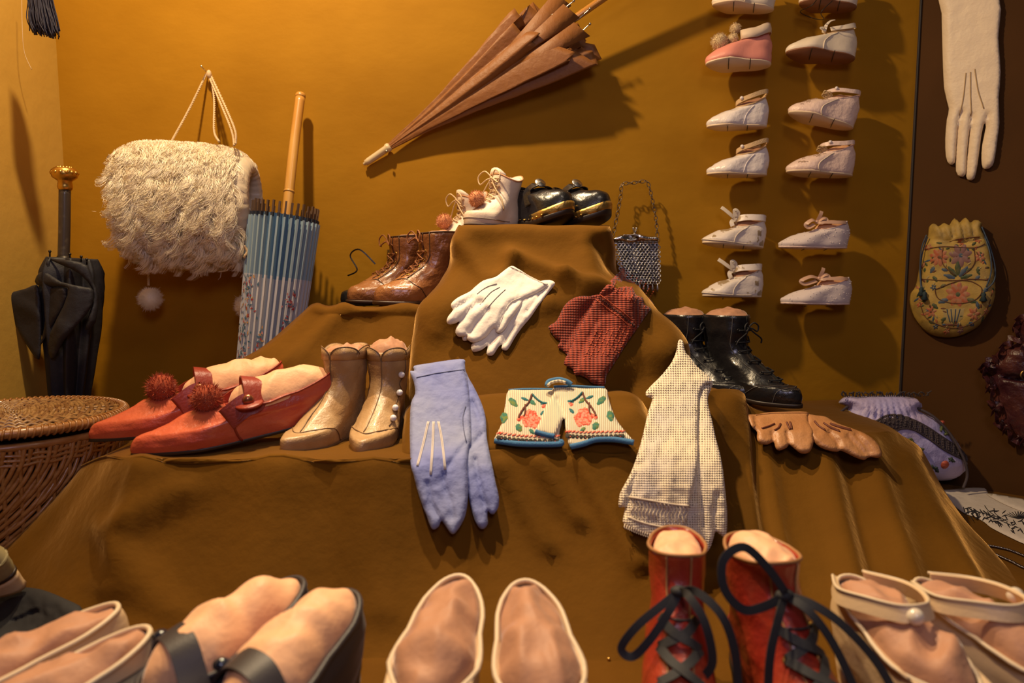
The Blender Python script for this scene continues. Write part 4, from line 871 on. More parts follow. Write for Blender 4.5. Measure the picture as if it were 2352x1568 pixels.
def band(e, a, b, n, m, w, hole): 
    for i in range(n):
        q = (i+.5)/n; x = a[0]+(b[0]-a[0])*q; y = a[1]+(b[1]-a[1])*q; e.disc(x, y, 1.6, hole, 6, 3.2)
    e.line([(a[0]+4, a[1]-6), (b[0]+4, b[1]-6)], w*.5, m); e.line([(a[0]-4, a[1]+6), (b[0]-4, b[1]+6)], w*.5, m)
a, b = Z2([(1485, 388), (1750, 600)]); band(e, a, b, 20, mr2, .0010, M('rust_hole', (.02, .004, .002), .9))
for k in range(7):
    x, y = Z2([(1470+k*42, 640-k*8)])[0]; [e.disc(x-20*q/9-(8*q/9), y+62*q/9, 1.9, mr2, 6) for q in range(10)]
for k in range(8):
    x, y = Z2([(1560+k*32, 400+k*20)])[0]; [e.disc(x+8+26*q/9, y-22-44*q/9, 1.8, mr2, 6) for q in range(10)]
e.build('raised_rows', g)
# blue gloves over the step
m_blue = M('blue_cotton', (.27, .30, .46), .8, col2=(.15, .18, .46), ns=9, lo=.35, hi=.7, bump=.3, bs=1300, sheen=.2, bump2=.35, bs2=70, detail=5)
m_bluel = M('pale_blue_cuff', (.30, .315, .42), .8, bump=.3, bs=1300)
Z3 = lambda p: zz(900, 780, 2.94, p)
pb = Z3([(480, 190), (520, 260), (560, 330), (610, 440), (635, 540), (640, 650), (655, 740), (680, 860), (700, 960), (722, 1060), (718, 1130), (690, 1175), (665, 1172), (648, 1150), (645, 1190), (648, 1240), (625, 1274), (592, 1270), (560, 1215), (530, 1110), (500, 950), (440, 600), (420, 300)])
def bdepth(px, py): return min(HIT(px, py).y, float(np.interp(py, [800, 900, 1000, 1060, 1120, 1200, 1300], [.96, .905, .85, .815, .795, .775, .76])))
sf = Surf(pb, .003, bdepth); g = flat_thing('glove', 'blue cotton glove half covered by its mate, two fingers hanging right', 'glove', pb, sf, 'blue gloves hanging over the step edge')
puff(pb, sf, .006, 14, [Z3([(560, 800), (590, 960), (640, 1170)]), Z3([(560, 700), (610, 640)]), Z3([(545, 420), (600, 560)])], wr=.0016).build('glove_body', m_blue, g)
pf = Z3([(150, 178), (250, 160), (380, 140), (485, 132), (494, 170), (498, 215), (515, 300), (525, 420), (532, 560), (535, 690), (520, 730), (508, 850), (515, 960), (512, 1080), (500, 1170), (478, 1230), (440, 1290), (412, 1312), (385, 1290), (350, 1235), (332, 1222), (318, 1258), (285, 1280), (262, 1262), (240, 1200), (208, 1120), (175, 1020), (150, 920), (130, 850), (124, 720), (122, 590), (130, 430), (158, 365), (150, 290), (130, 240), (125, 212), (152, 210)])
sf = Surf(pf, .011, bdepth); g = flat_thing('glove', 'blue cotton glove with three white stitched lines, front one of the pair', 'glove', pf, sf, 'blue gloves hanging over the step edge')
puff(pf, sf, .007, 14, [Z3([(240, 960), (265, 1080), (325, 1220)]), Z3([(350, 900), (360, 1000), (400, 1100), (415, 1200)]), Z3([(485, 620), (480, 520), (520, 440)]), Z3([(500, 700), (440, 770), (380, 860)])], wr=.0018, cdep=.5).build('glove_body', m_blue, g)
e = Emb(sf, .0010); mwt = M('cream_stitch', (.62, .56, .52), .8)
for l in ([(248, 555), (215, 700), (175, 850)], [(283, 555), (278, 700), (264, 910)], [(316, 555), (340, 680), (362, 875)]):
    a = Z3(l); e.line([(x-1.2, y) for x, y in a], .0007, mwt); e.line([(x+1.8, y) for x, y in a], .0007, mwt)
e.build('stitched_lines', g)
e = Emb(sf, .0006); mbt = M('blue_thread', (.10, .11, .20), .8); e.line(Z3([(168, 260), (300, 232), (492, 205)]), .0005, mbt); e.line(Z3([(500, 450), (482, 520), (485, 600), (505, 690)]), .0006, mbt); e.build('hem_stitching', g)
# cream lace mitts
m_lace = knit('cream_lace', (.80, .68, .50), (.50, .38, .24), 15, 15, holes=4, rough=.85, strength=.8, thr=.6, dirt=(.62, .54, .46))
m_laceb = M('lace_backing', (.50, .40, .27), .85, bump=.4, bs=700)
def ldepth(px, py): return min(HIT(px, py).y, float(np.interp(py, [780, 850, 930, 1000, 1060, 1120, 1260], [.99, .955, .91, .865, .82, .80, .775])))
pb = Z3([(1985, 90), (2060, 180), (2130, 240), (2166, 292), (2150, 345), (2132, 400), (2145, 480), (2165, 560), (2185, 660), (2212, 760), (2235, 880), (2248, 1000), (2262, 1160), (2256, 1325), (2220, 1318), (2185, 1295), (2170, 1340), (2150, 1400), (2112, 1442), (2040, 1425), (1960, 1398), (1940, 1200), (2000, 700), (2020, 400), (1960, 150)])
sf = Surf(pb, .004, ldepth); g = flat_thing('lace_mitt', 'cream lace mitt behind, its edge showing on the right', 'mitt', pb, sf, 'cream lace mitts hanging over the step edge')
puff(pb, sf, .006, 10, [Z3([(2060, 300), (2070, 800), (2110, 1400)]), Z3([(2185, 1295), (2170, 1180), (2190, 1050)])], wr=.0018).build('mitt_body', m_lace, g)
pf = Z3([(1936, 4), (1964, 10), (1975, 60), (2000, 120), (2060, 190), (2120, 240), (2160, 290), (2110, 310), (2078, 360), (2068, 480), (2062, 620), (2066, 740), (2060, 860), (2040, 980), (2020, 1080), (2000, 1180), (1975, 1290), (1950, 1345), (1880, 1350), (1790, 1335), (1700, 1312), (1620, 1282), (1565, 1240), (1562, 1200), (1575, 1135), (1556, 1130), (1530, 1124), (1540, 1040), (1570, 980), (1605, 915), (1640, 830), (1680, 700), (1705, 600), (1730, 490), (1758, 400), (1722, 386), (1716, 352), (1755, 305), (1800, 262), (1850, 205), (1890, 150), (1920, 80)])
sf = Surf(pf, .011, ldepth); g = flat_thing('lace_mitt', 'cream lace mitt in front with scalloped fringe and pointed cuff', 'mitt', pf, sf, 'cream lace mitts hanging over the step edge')
puff(pf, sf, .006, 10, [Z3([(1575, 1130), (1620, 980), (1660, 830)])], wr=.002, bumps=[(*Z3([(1780, 700)])[0], *Z3([(1700, 1050)])[0], 12, .003), (*Z3([(1900, 700)])[0], *Z3([(1850, 1100)])[0], 14, .003)]).build('mitt_body', m_lace, g)
sfb = Surf(pf, .009, ldepth); inn = [(x+(1610-x)*.04, y+(1010-y)*.03) for x, y in pf]; puff(inn, sfb, .001, 4, wr=0, step=14).build('lining', m_laceb, g)
sfh = sf; e = Emb(sf, .0010); mlt = M('cream_thread', (.58, .48, .36), .85)
e.line(Z3([(1600, 1060), (1750, 1085), (1900, 1110), (2000, 1120)]), .0012, mlt); e.line(Z3([(1590, 1195), (1700, 1235), (1850, 1265), (1960, 1275)]), .0012, mlt)
for k in range(26):
    q = k/25; x, y = Z3([(1572+(1955-1572)*q, 1240+70*q+60*math.sin(q*2.6)*.6)])[0]; e.line([(x, y), (x-2, y+7), (x+1, y+11)], .0006, mlt, 0)
for k in range(16):
    q = k/15; x, y = Z3([(1610+370*q, 1085+30*q)])[0]; e.line([(x, y), (x+5, y+14), (x, y+26), (x+4, y+40)], .0007, mlt)
e.build('fringe', g)
# wrist warmers with rose pattern
m_wool = knit('cream_wool', (.80, .70, .52), (.55, .45, .28), 22, 4, rib=True, rough=.9, strength=.7)
m_rose = M('rose_red_wool', (.62, .07, .035), .9, col2=(.70, .25, .16), ns=300, lo=.45, hi=.55, bump=.6, bs=700); m_pink = M('rose_pink_wool', (.68, .24, .17), .9, bump=.6, bs=700)
m_grn = M('green_wool', (.035, .15, .10), .9, col2=(.14, .19, .04), ns=160, lo=.5, hi=.6, bump=.6, bs=700); m_tl = M('teal_wool', (.02, .13, .14), .9, bump=.6, bs=700); m_brw = M('brown_wool', (.12, .035, .02), .9, bump=.6, bs=700)
m_bluew = M('blue_wool', (.055, .17, .33), .9, bump=.7, bs=600); m_blkw = M('black_wool', (.03, .025, .02), .9, bump=.6, bs=700)
def roll_depth(px, py): return float(np.interp(py, [860, 895, 925, 975, 1036, 1060], [.945, .93, .905, .865, .832, .828]))
def rosep(e, P0, mir):
    def X(pts): return Z2([(P0[0]+mir*x, P0[1]+y) for x, y in pts])
    def sp(pts, r, m, ry=None):
        for x, y in X(pts): e.disc(x, y, r, m, 8, ry)
    e.line(X([(0, 0), (-25, 60), (-60, 100), (-90, 150), (-95, 170)]), .0013, m_brw); e.line(X([(-50, 75), (-50, 130), (-60, 160)]), .0011, m_brw); e.line(X([(0, 0), (40, 40), (90, 70)]), .0014, m_tl)
    for (x, y, L, w, a, m) in ((-165, 30, 85, 26, 45, m_grn), (-195, 130, 80, 32, 100, m_grn), (-80, 25, 60, 12, 20, m_tl), (-20, 40, 60, 18, 40, m_grn), (60, 70, 50, 14, -10, m_tl), (-110, 215, 62, 28, 60, m_grn), (-20, 250, 50, 16, 45, m_grn), (60, 150, 50, 14, -45, m_tl)):
        (x0, y0) = X([(x, y)])[0]; e.leaf(x0, y0, L/3.136, w/3.136, a if mir > 0 else 180-a, m, .12)
    sp([(-20, 130), (10, 140), (-40, 150), (20, 165), (-60, 170), (-30, 180), (0, 190), (40, 180), (-10, 215), (20, 225), (-40, 215), (30, 205), (-50, 195)], 7.5, m_rose)
    sp([(-10, 150), (0, 172), (-30, 200), (12, 205)], 5.5, m_pink); sp([(80, 85), (-95, 180), (-90, 165)], 5, m_rose); sp([(90, 78)], 3, m_pink)
def cuffmitt(poly, top, name_label, thumb, off, base, blue, red, rp, mir):
    sf = Surf(poly, off, roll_depth); g = flat_thing('wrist_warmer', name_label, 'wrist warmer', poly, sf, 'knitted wrist warmers on the low roll step')
    puff(poly, sf, .007, 8, [Z2(thumb)] if thumb else [], wr=.0006, step=5).build('knitted_body', m_wool, g)
    e = Emb(sf, .0011); rosep(e, rp, mir); e.build('rose_pattern', g)
    e = Emb(sf, .0012)
    n = 15
    for i in range(n):
        q = i/(n-1); a = crom(Z2(red), 5); k = q*(len(a)-1); j = min(int(k), len(a)-2); t = k-j; x, y = a[j]*(1-t)+a[j+1]*t
        e.leaf(x-5, y+2, 12, 2.6, -25, m_rose); e.disc(x, y+10, 5.4, m_blkw, 6); 
        if i % 2: e.disc(x+1, y+11, 2.8, m_rose, 6)
        elif i % 3: e.disc(x+1, y+11, 1.6, m_grn, 6)
    e.build('patterned_border', g)
    b = MB(); q = [tuple(sf.at(x, y, .0)) for x, y in Z2(blue)]; b.tube(q, .0034, 8, False, 6); b.build('blue_edge', m_bluew, g)
    b = MB(); b.tube([tuple(sf.at(x, y, 0)) for x, y in Z2(top)], .0015, 8, False, 6); b.build('top_edge', m_bluew, g); return sf, g
pl = Z2([(842, 1054), (940, 1050), (1060, 1048), (1180, 1050), (1230, 1100), (1230, 1250), (1205, 1370), (1215, 1435), (1100, 1440), (950, 1435), (800, 1430), (738, 1415), (760, 1360), (800, 1270), (818, 1150)])
cuffmitt(pl, [(842, 1054), (960, 1048), (1090, 1048), (1170, 1052)], 'cream knitted wrist warmer with rose, left one partly underneath', None, .003, None, [(742, 1418), (900, 1440), (1060, 1445), (1210, 1442), (1214, 1420)], [(768, 1362), (900, 1380), (1040, 1388), (1195, 1386)], (1010, 1085), 1)
pr = Z2([(1168, 1032), (1290, 1030), (1400, 1036), (1535, 1038), (1560, 1110), (1585, 1190), (1620, 1270), (1680, 1350), (1740, 1425), (1640, 1408), (1500, 1410), (1400, 1440), (1330, 1462), (1278, 1448), (1262, 1390), (1250, 1320), (1245, 1260), (1230, 1270), (1195, 1340), (1175, 1385), (1100, 1372), (1035, 1350), (1060, 1290), (1090, 1210), (1115, 1150), (1150, 1100)])
sf, g = cuffmitt(pr, [(1165, 1030), (1300, 1026), (1420, 1032), (1530, 1036)], 'cream knitted wrist warmer with rose and thumb, right one on top', [(1245, 1270), (1225, 1200), (1190, 1120)], .0085, None, [(1285, 1462), (1380, 1440), (1470, 1412), (1600, 1410), (1740, 1432)], [(1262, 1352), (1380, 1358), (1520, 1356), (1660, 1352)], (1370, 1072), -1)
b = MB(); b.tube([tuple(sf.at(x, y, .001)) for x, y in Z2([(1032, 1352), (1095, 1372), (1170, 1386)])], .0030, 8, False, 5); b.build('thumb_edge', m_bluew, g)
b = MB(); b.tube([tuple(sf.at(x, y, .006)) for x, y in Z2([(1115, 1030), (1130, 1000), (1200, 985), (1260, 1000), (1290, 1020)])], .0032, 8, False, 6); b.build('curled_edge', m_bluew, g)
b = MB(); b.tube([tuple(sf.at(x, y, .008)) for x, y in Z2([(1120, 1030), (1145, 1008), (1200, 996), (1250, 1008)])], .0020, 8, False, 6); b.build('curled_cuff', m_wool, g)
# tan leather gloves at the right edge
m_tang = M('tan_leather', (.42, .185, .065), .45, col2=(.50, .24, .095), ns=14, bump=.25, bs=400, bump2=.3, bs2=60); m_tand = M('dark_tan_points', (.14, .035, .012), .6)
Z4 = lambda p: zz(1640, 860, 3.267, p)
def tdepth(px, py): return min(HIT(px, py).y, float(np.interp(py, [930, 960, 1000, 1060], [1.04, 1.01, .975, .95])))
pr = Z4([(690, 305), (760, 306), (835, 316), (885, 345), (950, 375), (1030, 402), (1130, 442), (1200, 490), (1245, 548), (1256, 608), (1225, 626), (1180, 618), (1150, 625), (1120, 641), (1060, 622), (1000, 592), (950, 570), (920, 578), (870, 572), (800, 548), (750, 505), (700, 420)])
sf = Surf(pr, .004, tdepth); g = flat_thing('leather_glove', 'tan leather glove, right one with fingers pointing to the floral bag', 'glove', pr, sf, 'tan leather gloves on the right tier')
puff(pr, sf, .007, 9, [Z4([(940, 560), (920, 500), (860, 440)]), Z4([(1145, 615), (1080, 540), (1000, 460)]), Z4([(1180, 618), (1140, 540), (1060, 450)])], wr=.001).build('glove_body', m_tang, g)
e = Emb(sf, .0008)
for l in ([(745, 352), (775, 385), (820, 415)], [(812, 365), (860, 395), (928, 422)], [(860, 368), (930, 392), (1015, 414)]):
    a = Z4(l); e.line(a, .0017, m_tand); e.line([(x+2, y+2) for x, y in a], .0012, m_tand)
e.build('dark_points', g)
pf = Z4([(250, 300), (305, 300), (400, 285), (520, 279), (690, 279), (704, 308), (712, 360), (740, 400), (745, 500), (725, 570), (690, 592), (645, 588), (600, 555), (560, 525), (545, 548), (490, 570), (462, 552), (445, 505), (400, 525), (348, 518), (322, 485), (322, 430), (290, 400), (268, 360)])
sf = Surf(pf, .006, tdepth); g = flat_thing('leather_glove', 'tan leather glove, left one with curled short fingers', 'glove', pf, sf, 'tan leather gloves on the right tier')
puff(pf, sf, .008, 9, [Z4([(445, 505), (440, 460), (430, 440)]), Z4([(560, 530), (555, 470), (540, 440)]), Z4([(300, 305), (320, 400)])], wr=.001).build('glove_body', m_tang, g)
e = Emb(sf, .0008)
for l in ([(445, 370), (400, 390), (350, 405)], [(490, 370), (475, 400), (445, 418)], [(535, 360), (545, 385), (560, 412)], [(560, 358), (568, 385), (572, 410)]):
    a = Z4(l); e.line(a, .0015, m_tand)
e.build('dark_points', g)
e = Emb(sf, .0004); e.line(Z4([(310, 305), (450, 292), (695, 290)]), .0004, m_tand); e.build('hem_stitching', g)
# long cream glove on the right panel
m_kidg = M('cream_kid', (.90, .74, .53), .5, bump=.2, bs=250, bump2=.2, bs2=45)
Z8 = lambda p: zz(2040, 0, 1.9135, p)
pg = Z8([(232, -60), (234, 60), (237, 200), (245, 390), (266, 478), (257, 525), (250, 610), (253, 690), (268, 722), (291, 716), (297, 640), (305, 550), (298, 650), (297, 752), (316, 776), (338, 768), (343, 690), (352, 600), (359, 562), (346, 690), (341, 772), (354, 792), (377, 786), (390, 730), (404, 620), (413, 570), (421, 545), (428, 560), (412, 640), (409, 700), (414, 737), (432, 744), (456, 730), (468, 690), (480, 600), (487, 540), (484, 430), (492, 320), (482, 170), (476, -60)])
sf = Surf(pg, .004); g = thing('long_glove', 'long cream kid glove hanging fingers down on the brown panel', 'glove', tuple(sf.at(2225, 150)))
puff(pg, sf, .010, 14, [Z8([(305, 545), (318, 500)]), Z8([(359, 560), (362, 520)]), Z8([(425, 545), (430, 515)])], smooth=2, wr=.0009, wsc=35).build('glove_body', m_kidg, g)
e = Emb(sf, .0006)
for l in ([(332, 335), (322, 430), (307, 515)], [(352, 330), (352, 430), (357, 515)], [(371, 318), (385, 410), (410, 490)]): e.line(Z8(l), .0009, M('glove_points', (.50, .34, .17), .7))
e.build('stitched_points', g)
# embroidered reticule
m_ret = M('gold_silk', (.46, .30, .06), .6, col2=(.32, .21, .05), ns=40, bump=.5, bs=600)
m_rp = M('silk_coral', (.40, .10, .04), .6, col2=(.38, .17, .08), ns=200); m_rm = M('silk_mauve', (.22, .11, .10), .6); m_rg = M('silk_green', (.035, .06, .02), .6, col2=(.09, .09, .03), ns=150); m_rb = M('silk_blue', (.05, .08, .12), .6); m_rr = M('silk_brown', (.12, .04, .015), .6); m_ry = M('silk_yellow', (.36, .27, .10), .6)
pr = Z8([(172, 1040), (178, 1000), (195, 988), (215, 1000), (240, 985), (262, 996), (285, 965), (305, 985), (332, 962), (352, 985), (375, 972), (405, 990), (398, 1015), (420, 1060), (442, 1120), (458, 1210), (463, 1290), (450, 1350), (420, 1400), (385, 1440), (330, 1470), (270, 1483), (200, 1475), (150, 1445), (112, 1395), (94, 1335), (98, 1290), (118, 1260), (135, 1180), (145, 1100), (160, 1065)])
sf = Surf(pr, .006); g = thing('drawstring_bag', 'round embroidered silk drawstring bag hanging on the brown panel', 'bag', tuple(sf.at(*Z8([(280, 1250)])[0])))
puff(pr, sf, .030, 40, [Z8([(215, 1000), (225, 1060)]), Z8([(262, 996), (262, 1060)]), Z8([(305, 985), (310, 1060)]), Z8([(352, 985), (350, 1050)]), Z8([(165, 1068), (280, 1085), (410, 1062)])], wr=.0015, cw=4, cdep=.35).build('bag_body', m_ret, g)
e = Emb(sf, .0009)
fl = [(200, 1150, 34, m_rp, m_rr, 9), (292, 1143, 44, m_rm, m_rb, 7), (280, 1310, 46, m_rp, m_rg, 9), (350, 1395, 26, m_rp, m_ry, 6), (165, 1385, 22, m_rp, m_rr, 6), (375, 1150, 22, m_rp, m_ry, 6), (295, 1085, 16, m_rp, m_ry, 6), (160, 1100, 14, m_rp, m_ry, 5), (240, 1465, 13, m_rp, m_ry, 5), (300, 1462, 13, m_rm, m_ry, 5), (120, 1350, 12, m_rp, m_ry, 5), (410, 1380, 13, m_rp, m_ry, 5), (190, 1445, 10, m_rb, m_ry, 5), (175, 1280, 12, m_rb, m_ry, 5), (370, 1075, 14, m_rp, m_ry, 5)]
for x, y, r_, m, mc, n in fl: (x0, y0) = Z8([(x, y)])[0]; e.flower(x0, y0, r_/1.6, m, mc, n, x)
for x, y, L, w, a in [(280, 1230, 60, 11, -90), (275, 1235, 50, 9, -130), (285, 1235, 50, 9, -50), (270, 1240, 46, 8, -165), (290, 1240, 46, 8, -15), (240, 1330, 40, 9, 160), (320, 1330, 40, 9, 20), (180, 1190, 26, 7, 120), (175, 1230, 26, 7, 60), (370, 1190, 26, 7, 100), (375, 1230, 26, 7, 140), (170, 1350, 28, 8, 40), (390, 1300, 28, 8, -40), (330, 1430, 26, 7, 20), (130, 1310, 22, 6, -60), (160, 1420, 24, 6, 30), (230, 1415, 20, 6, 170), (400, 1400, 22, 6, 100), (210, 1200, 24, 6, 20), (340, 1200, 24, 6, 160), (360, 1340, 30, 7, 70), (205, 1280, 22, 6, -30), (340, 1100, 20, 5, -40), (190, 1085, 20, 5, 10)]:
    x0, y0 = Z8([(x, y)])[0]; e.leaf(x0, y0, L/1.6, w/1.4, a, m_rg if x % 3 else m_rb, .15)
for l in ([(150, 1110), (220, 1105), (350, 1110), (400, 1090)], [(135, 1240), (200, 1250), (275, 1250), (340, 1245), (420, 1250)], [(180, 1290), (200, 1330), (280, 1350), (360, 1330), (380, 1280), (300, 1250), (180, 1290)], [(120, 1340), (150, 1410), (240, 1450), (330, 1440), (400, 1390), (425, 1330)], [(350, 1110), (350, 1180), (300, 1230)], [(215, 1110), (215, 1180), (270, 1230)], [(240, 1080), (300, 1070), (380, 1060)]): e.line(Z8(l), .0007, m_rr)
for k in range(110):
    t = 6.28*k/110; q = 1-.10*rng.random() if k % 2 else .62+.3*rng.random(); x0, y0 = Z8([(278+172*q*math.cos(t), 1280+185*q*math.sin(t))])[0]
    if inpoly(np.array([x0]), np.array([y0]), Z8([(160, 1100), (420, 1100), (445, 1290), (400, 1400), (280, 1465), (150, 1420), (108, 1320)]))[0]: e.leaf(x0, y0, 8+6*rng.random(), 2.6, 360*rng.random(), [m_rg, m_rp, m_ry, m_rb, m_rr, m_rg][k % 6], .1)
vs_ = Z8([(210, 1370), (310, 1368), (303, 1410), (280, 1432), (240, 1432), (218, 1410)]); e.poly(vs_, m_ry)
for k in (-28, -10, 10, 28): x0, y0 = Z8([(260+k, 1374)])[0]; e.line([(x0, y0), (x0-k*.1, y0+12), (x0-k*.25, y0+28)], .0009, m_rb)
e.poly(Z8([(225, 1434), (295, 1434), (305, 1446), (215, 1446)]), m_rr); e.build('embroidery', g)
b = MB(); 
for l in ([(150, 1050), (128, 1110), (125, 1200), (125, 1290)], [(158, 1055), (135, 1130), (130, 1220), (130, 1300)], [(395, 1010), (430, 1090), (455, 1180), (440, 1250), (400, 1290)], [(400, 1020), (420, 1120), (425, 1210), (400, 1280)]): MB().tube([tuple(sf.at(x, y, .003)) for x, y in Z8(l)], .0011, 6, sm=6).build('drawstring', m_rb, g)
b = MB()
for x, y in Z8([(122, 1298), (134, 1318), (385, 1325)]): p = sf.at(x, y, .006); MB().lathe([(.001, .008), (.004, .005), (.003, .001), (.006, -.006), (.002, -.008)], tuple(p), (0, 0, 1), 10).build('tassel', M('teal_silk', (.015, .035, .04), .7, bump=.5, bs=900), g)
# mesh purse with chain handle
Z5 = lambda p: zz(760, 380, 2.94, p)
YP = 1.310; pz = lambda x, y, d=0: tuple(P(*Z5([(x, y)])[0], YP-d))
g = thing('mesh_purse', 'silver ring mesh purse with chain handle hanging behind the top block', 'purse', pz(2055, 560))
pfm = Z5([(1900, 530), (1897, 500), (1915, 488), (1960, 470), (2010, 470), (2050, 462), (2085, 464), (2140, 478), (2190, 480), (2220, 490), (2219, 520), (2180, 524), (2050, 524), (1930, 526)])
sfp = Surf(pfm, .004, depth=lambda x, y: YP); puff(pfm, sfp, .010, 10, [Z5([(1990, 480), (2050, 500), (2000, 512)])], step=4, wr=.0006).build('frame', M('polished_silver', (.72, .70, .68), .18, metal=1, bump=.3, bs=120), g)
e = Emb(sfp, .0012); e.line(Z5([(1975, 478), (2040, 478), (2070, 485), (2010, 494), (2060, 502), (2030, 512), (2000, 508)]), .0012, m_steel); e.build('frame_scroll', g)
b = MB(); b.ball(pz(2043, 425, .010), .0024, 12); b.ball(pz(2063, 425, .006), .0024, 12); b.tube([pz(2043, 430, .01), pz(2050, 452, .008), pz(2062, 468, .008)], .0012, 6); b.tube([pz(2063, 430, .006), pz(2054, 452, .007), pz(2042, 468, .007)], .0012, 6); b.build('kiss_clasp', m_steel, g)
b = MB(); nr, nc = 17, 12
for i in range(nr):
    q = i/(nr-1); xl = 1925+(1990-1925)*q**1.5; xr = 2212+5*q; y = 536+(790-536)*q
    for j in range(nc):
        x = xl+(xr-xl)*((j+.5*(i % 2))/(nc-.5)); p = pz(x, y, .006+.003*math.sin(j*1.1)); b.torus(p, .0029, .00095, (rng.normal()*.08, -1, .15+rng.normal()*.08), 12, 6); b.ball((p[0]+.0029, p[1]-.0005, p[2]+.0002), .0010, 6)
b.build('ring_mesh', m_steel, g)
b = MB(); b.add([pz(1928, 528, .002), pz(2210, 528, .002), pz(2212, 785, .002), pz(2000, 790, .002)], [(0, 1, 2, 3)]); b.build('lining', M('grey_lining', (.10, .09, .10), .8), g, solid=.002)
b = MB()
for k, x in enumerate((2000, 2030, 2060, 2085, 2112, 2140, 2172, 2205)): b.lathe([(.0006, .006), (.0012, .003), (.0028, -.004), (.0012, -.009), (.0003, -.010)], pz(x, 812+(6 if k > 3 else 0), .006), (0, 0, 1), 8)
b.build('drop_fringe', m_steel, g)
ch = crom([pz(*q) for q in ((1905, 480, .005), (1935, 330, .004), (1958, 200, .004), (1968, 130, .003), (2040, 118, .003), (2100, 108, .002), (2140, 118, .003), (2170, 230, .004), (2195, 360, .004), (2205, 478, .005))], 30)
d = [0]; 
for i in range(1, len(ch)): d.append(d[-1]+np.linalg.norm(ch[i]-ch[i-1]))
b = MB(); nl = int(d[-1]/.0072)
for k in range(nl):
    t = (k+.5)*d[-1]/nl; i = max(1, int(np.searchsorted(d, t))); p = ch[i]; T = ch[i]-ch[i-1]; Nn = np.cross(T, (0, 1, 0)) if k % 2 else np.array((0, 1., 0))+np.cross(T, (0, 1, 0))*.6/np.linalg.norm(T); b.link(p, T, Nn, .0048, .0028, .0007)
b.build('chain_handle', M('tarnished_chain', (.20, .16, .12), .4, metal=1), g)
# lilac ribbon-work bag on the floor at the right
m_lil = M('lilac_silk', (.46, .42, .72), .5, col2=(.55, .46, .68), ns=14, bump=.2, bs=500, sheen=.3, bump2=.5, bs2=50); m_lace2 = M('net_lace', (.070, .05, .052), .8, bump=.6, bs=600)
pb = Z4([(935, 212), (960, 180), (1000, 165), (1060, 170), (1120, 165), (1200, 162), (1290, 158), (1380, 160), (1450, 170), (1500, 178), (1530, 205), (1555, 245), (1510, 262), (1560, 290), (1640, 330), (1720, 400), (1790, 480), (1840, 560), (1875, 630), (1880, 690), (1850, 745), (1790, 782), (1720, 795), (1640, 792), (1500, 780), (1350, 760), (1150, 700), (980, 600), (910, 460), (915, 380), (950, 310), (1000, 262), (985, 235)])
YB = 1.262
def bd(px, py): return float(np.interp(py, [900, 1100], [1.262, 1.245]))
sf = Surf(pb, 0, bd); g = thing('drawstring_bag', 'lilac ribbonwork drawstring bag with dark lace, leaning at the right wall', 'bag', tuple(P(2150, 1100, 1.245)))
cr = [Z4([(x, 195), (x+(x-1250)*.06, 262), (x+(x-1250)*.25, 330)]) for x in range(1010, 1520, 42)]
puff(pb, sf, .050, 60, cr, wr=.0035, wsc=30, cw=4.5, cdep=.30, edge=.12).build('bag_body', m_lil, g)
e = Emb(sf, .0013)
import itertools
arc = crom(Z4([(1080, 420), (1160, 360), (1250, 318), (1340, 318), (1430, 350), (1530, 400), (1640, 470), (1760, 540), (1870, 610)]), 8)
up = arc; lo = crom(Z4([(1100, 440), (1200, 455), (1260, 470), (1320, 420), (1420, 420), (1530, 480), (1640, 560), (1740, 610), (1850, 650)]), 8)
for c_ in (up, lo): e.line([tuple(p) for p in c_], .0018, m_lace2, 0)
for k in range(0, len(up)-1, 1):
    a, b_ = up[k], lo[k]; a2, b2 = up[k+1], lo[k+1]
    e.line([tuple(a), tuple((a+b_)/2+np.array((3, 0))), tuple(b_)], .0012, m_lace2, 3)
    for q in (.2, .4, .6, .8):
        e.line([tuple(a+(b_-a)*q), tuple(a2+(b2-a2)*(q+.08*(-1)**k))], .0009 if k % 3 else .0022, m_lace2, 0)
e.build('lace_band', g)
e = Emb(sf, .0035); m_oc = M('ribbon_orange', (.50, .10, .05), .5); m_rgn = M('ribbon_green', (.13, .15, .05), .6); m_dgn = M('chenille_green', (.05, .07, .05), .8); m_oy = M('ribbon_yellow', (.50, .32, .05), .5)
def bl(x, y, r_, m): x0, y0 = Z4([(x, y)])[0]; q = Emb(sf, .0035); q.disc(x0, y0, r_/3.6, m, 10); q.leaf(x0-r_/4, y0-r_/8, r_/2, r_/7, 20, m); q.leaf(x0-r_/4, y0+r_/8, r_/2, r_/7, -15, m); q.build('ribbon_flower', g)
bl(1665, 675, 34, m_oc); bl(1440, 560, 40, m_oc); bl(1680, 372, 26, m_oc); bl(975, 300, 34, m_oy); bl(970, 360, 18, m_oc)
for l in ([(1360, 515), (1410, 490), (1430, 540), (1500, 565)], [(1410, 500), (1440, 530)], [(1690, 400), (1710, 440), (1670, 455)], [(1640, 430), (1660, 400), (1690, 440)]): e.line(Z4(l), .0022, m_rgn)
for x, y in ((1600, 705), (1580, 715), (1620, 700), (1700, 640), (1715, 620), (1725, 640), (1640, 410)): x0, y0 = Z4([(x, y)])[0]; e.leaf(x0, y0, 13, 4, x*7, m_dgn, .3)
e.build('ribbon_leaves', g)
fr = MB()
for i in range(46):
    x = 930+(1560-930)*i/45; p0 = sf.at(*Z4([(x, 172)])[0], .002); pts = [p0, p0+Vector((rng.normal()*.002, 0, .004)), p0+Vector((rng.normal()*.004, -.001, .006+.003*rng.random()))]; fr.tube([tuple(q) for q in pts], .0011, 4, sm=3)
fr.build('ruched_edge', M('dark_net', (.06, .045, .04), .9), g)
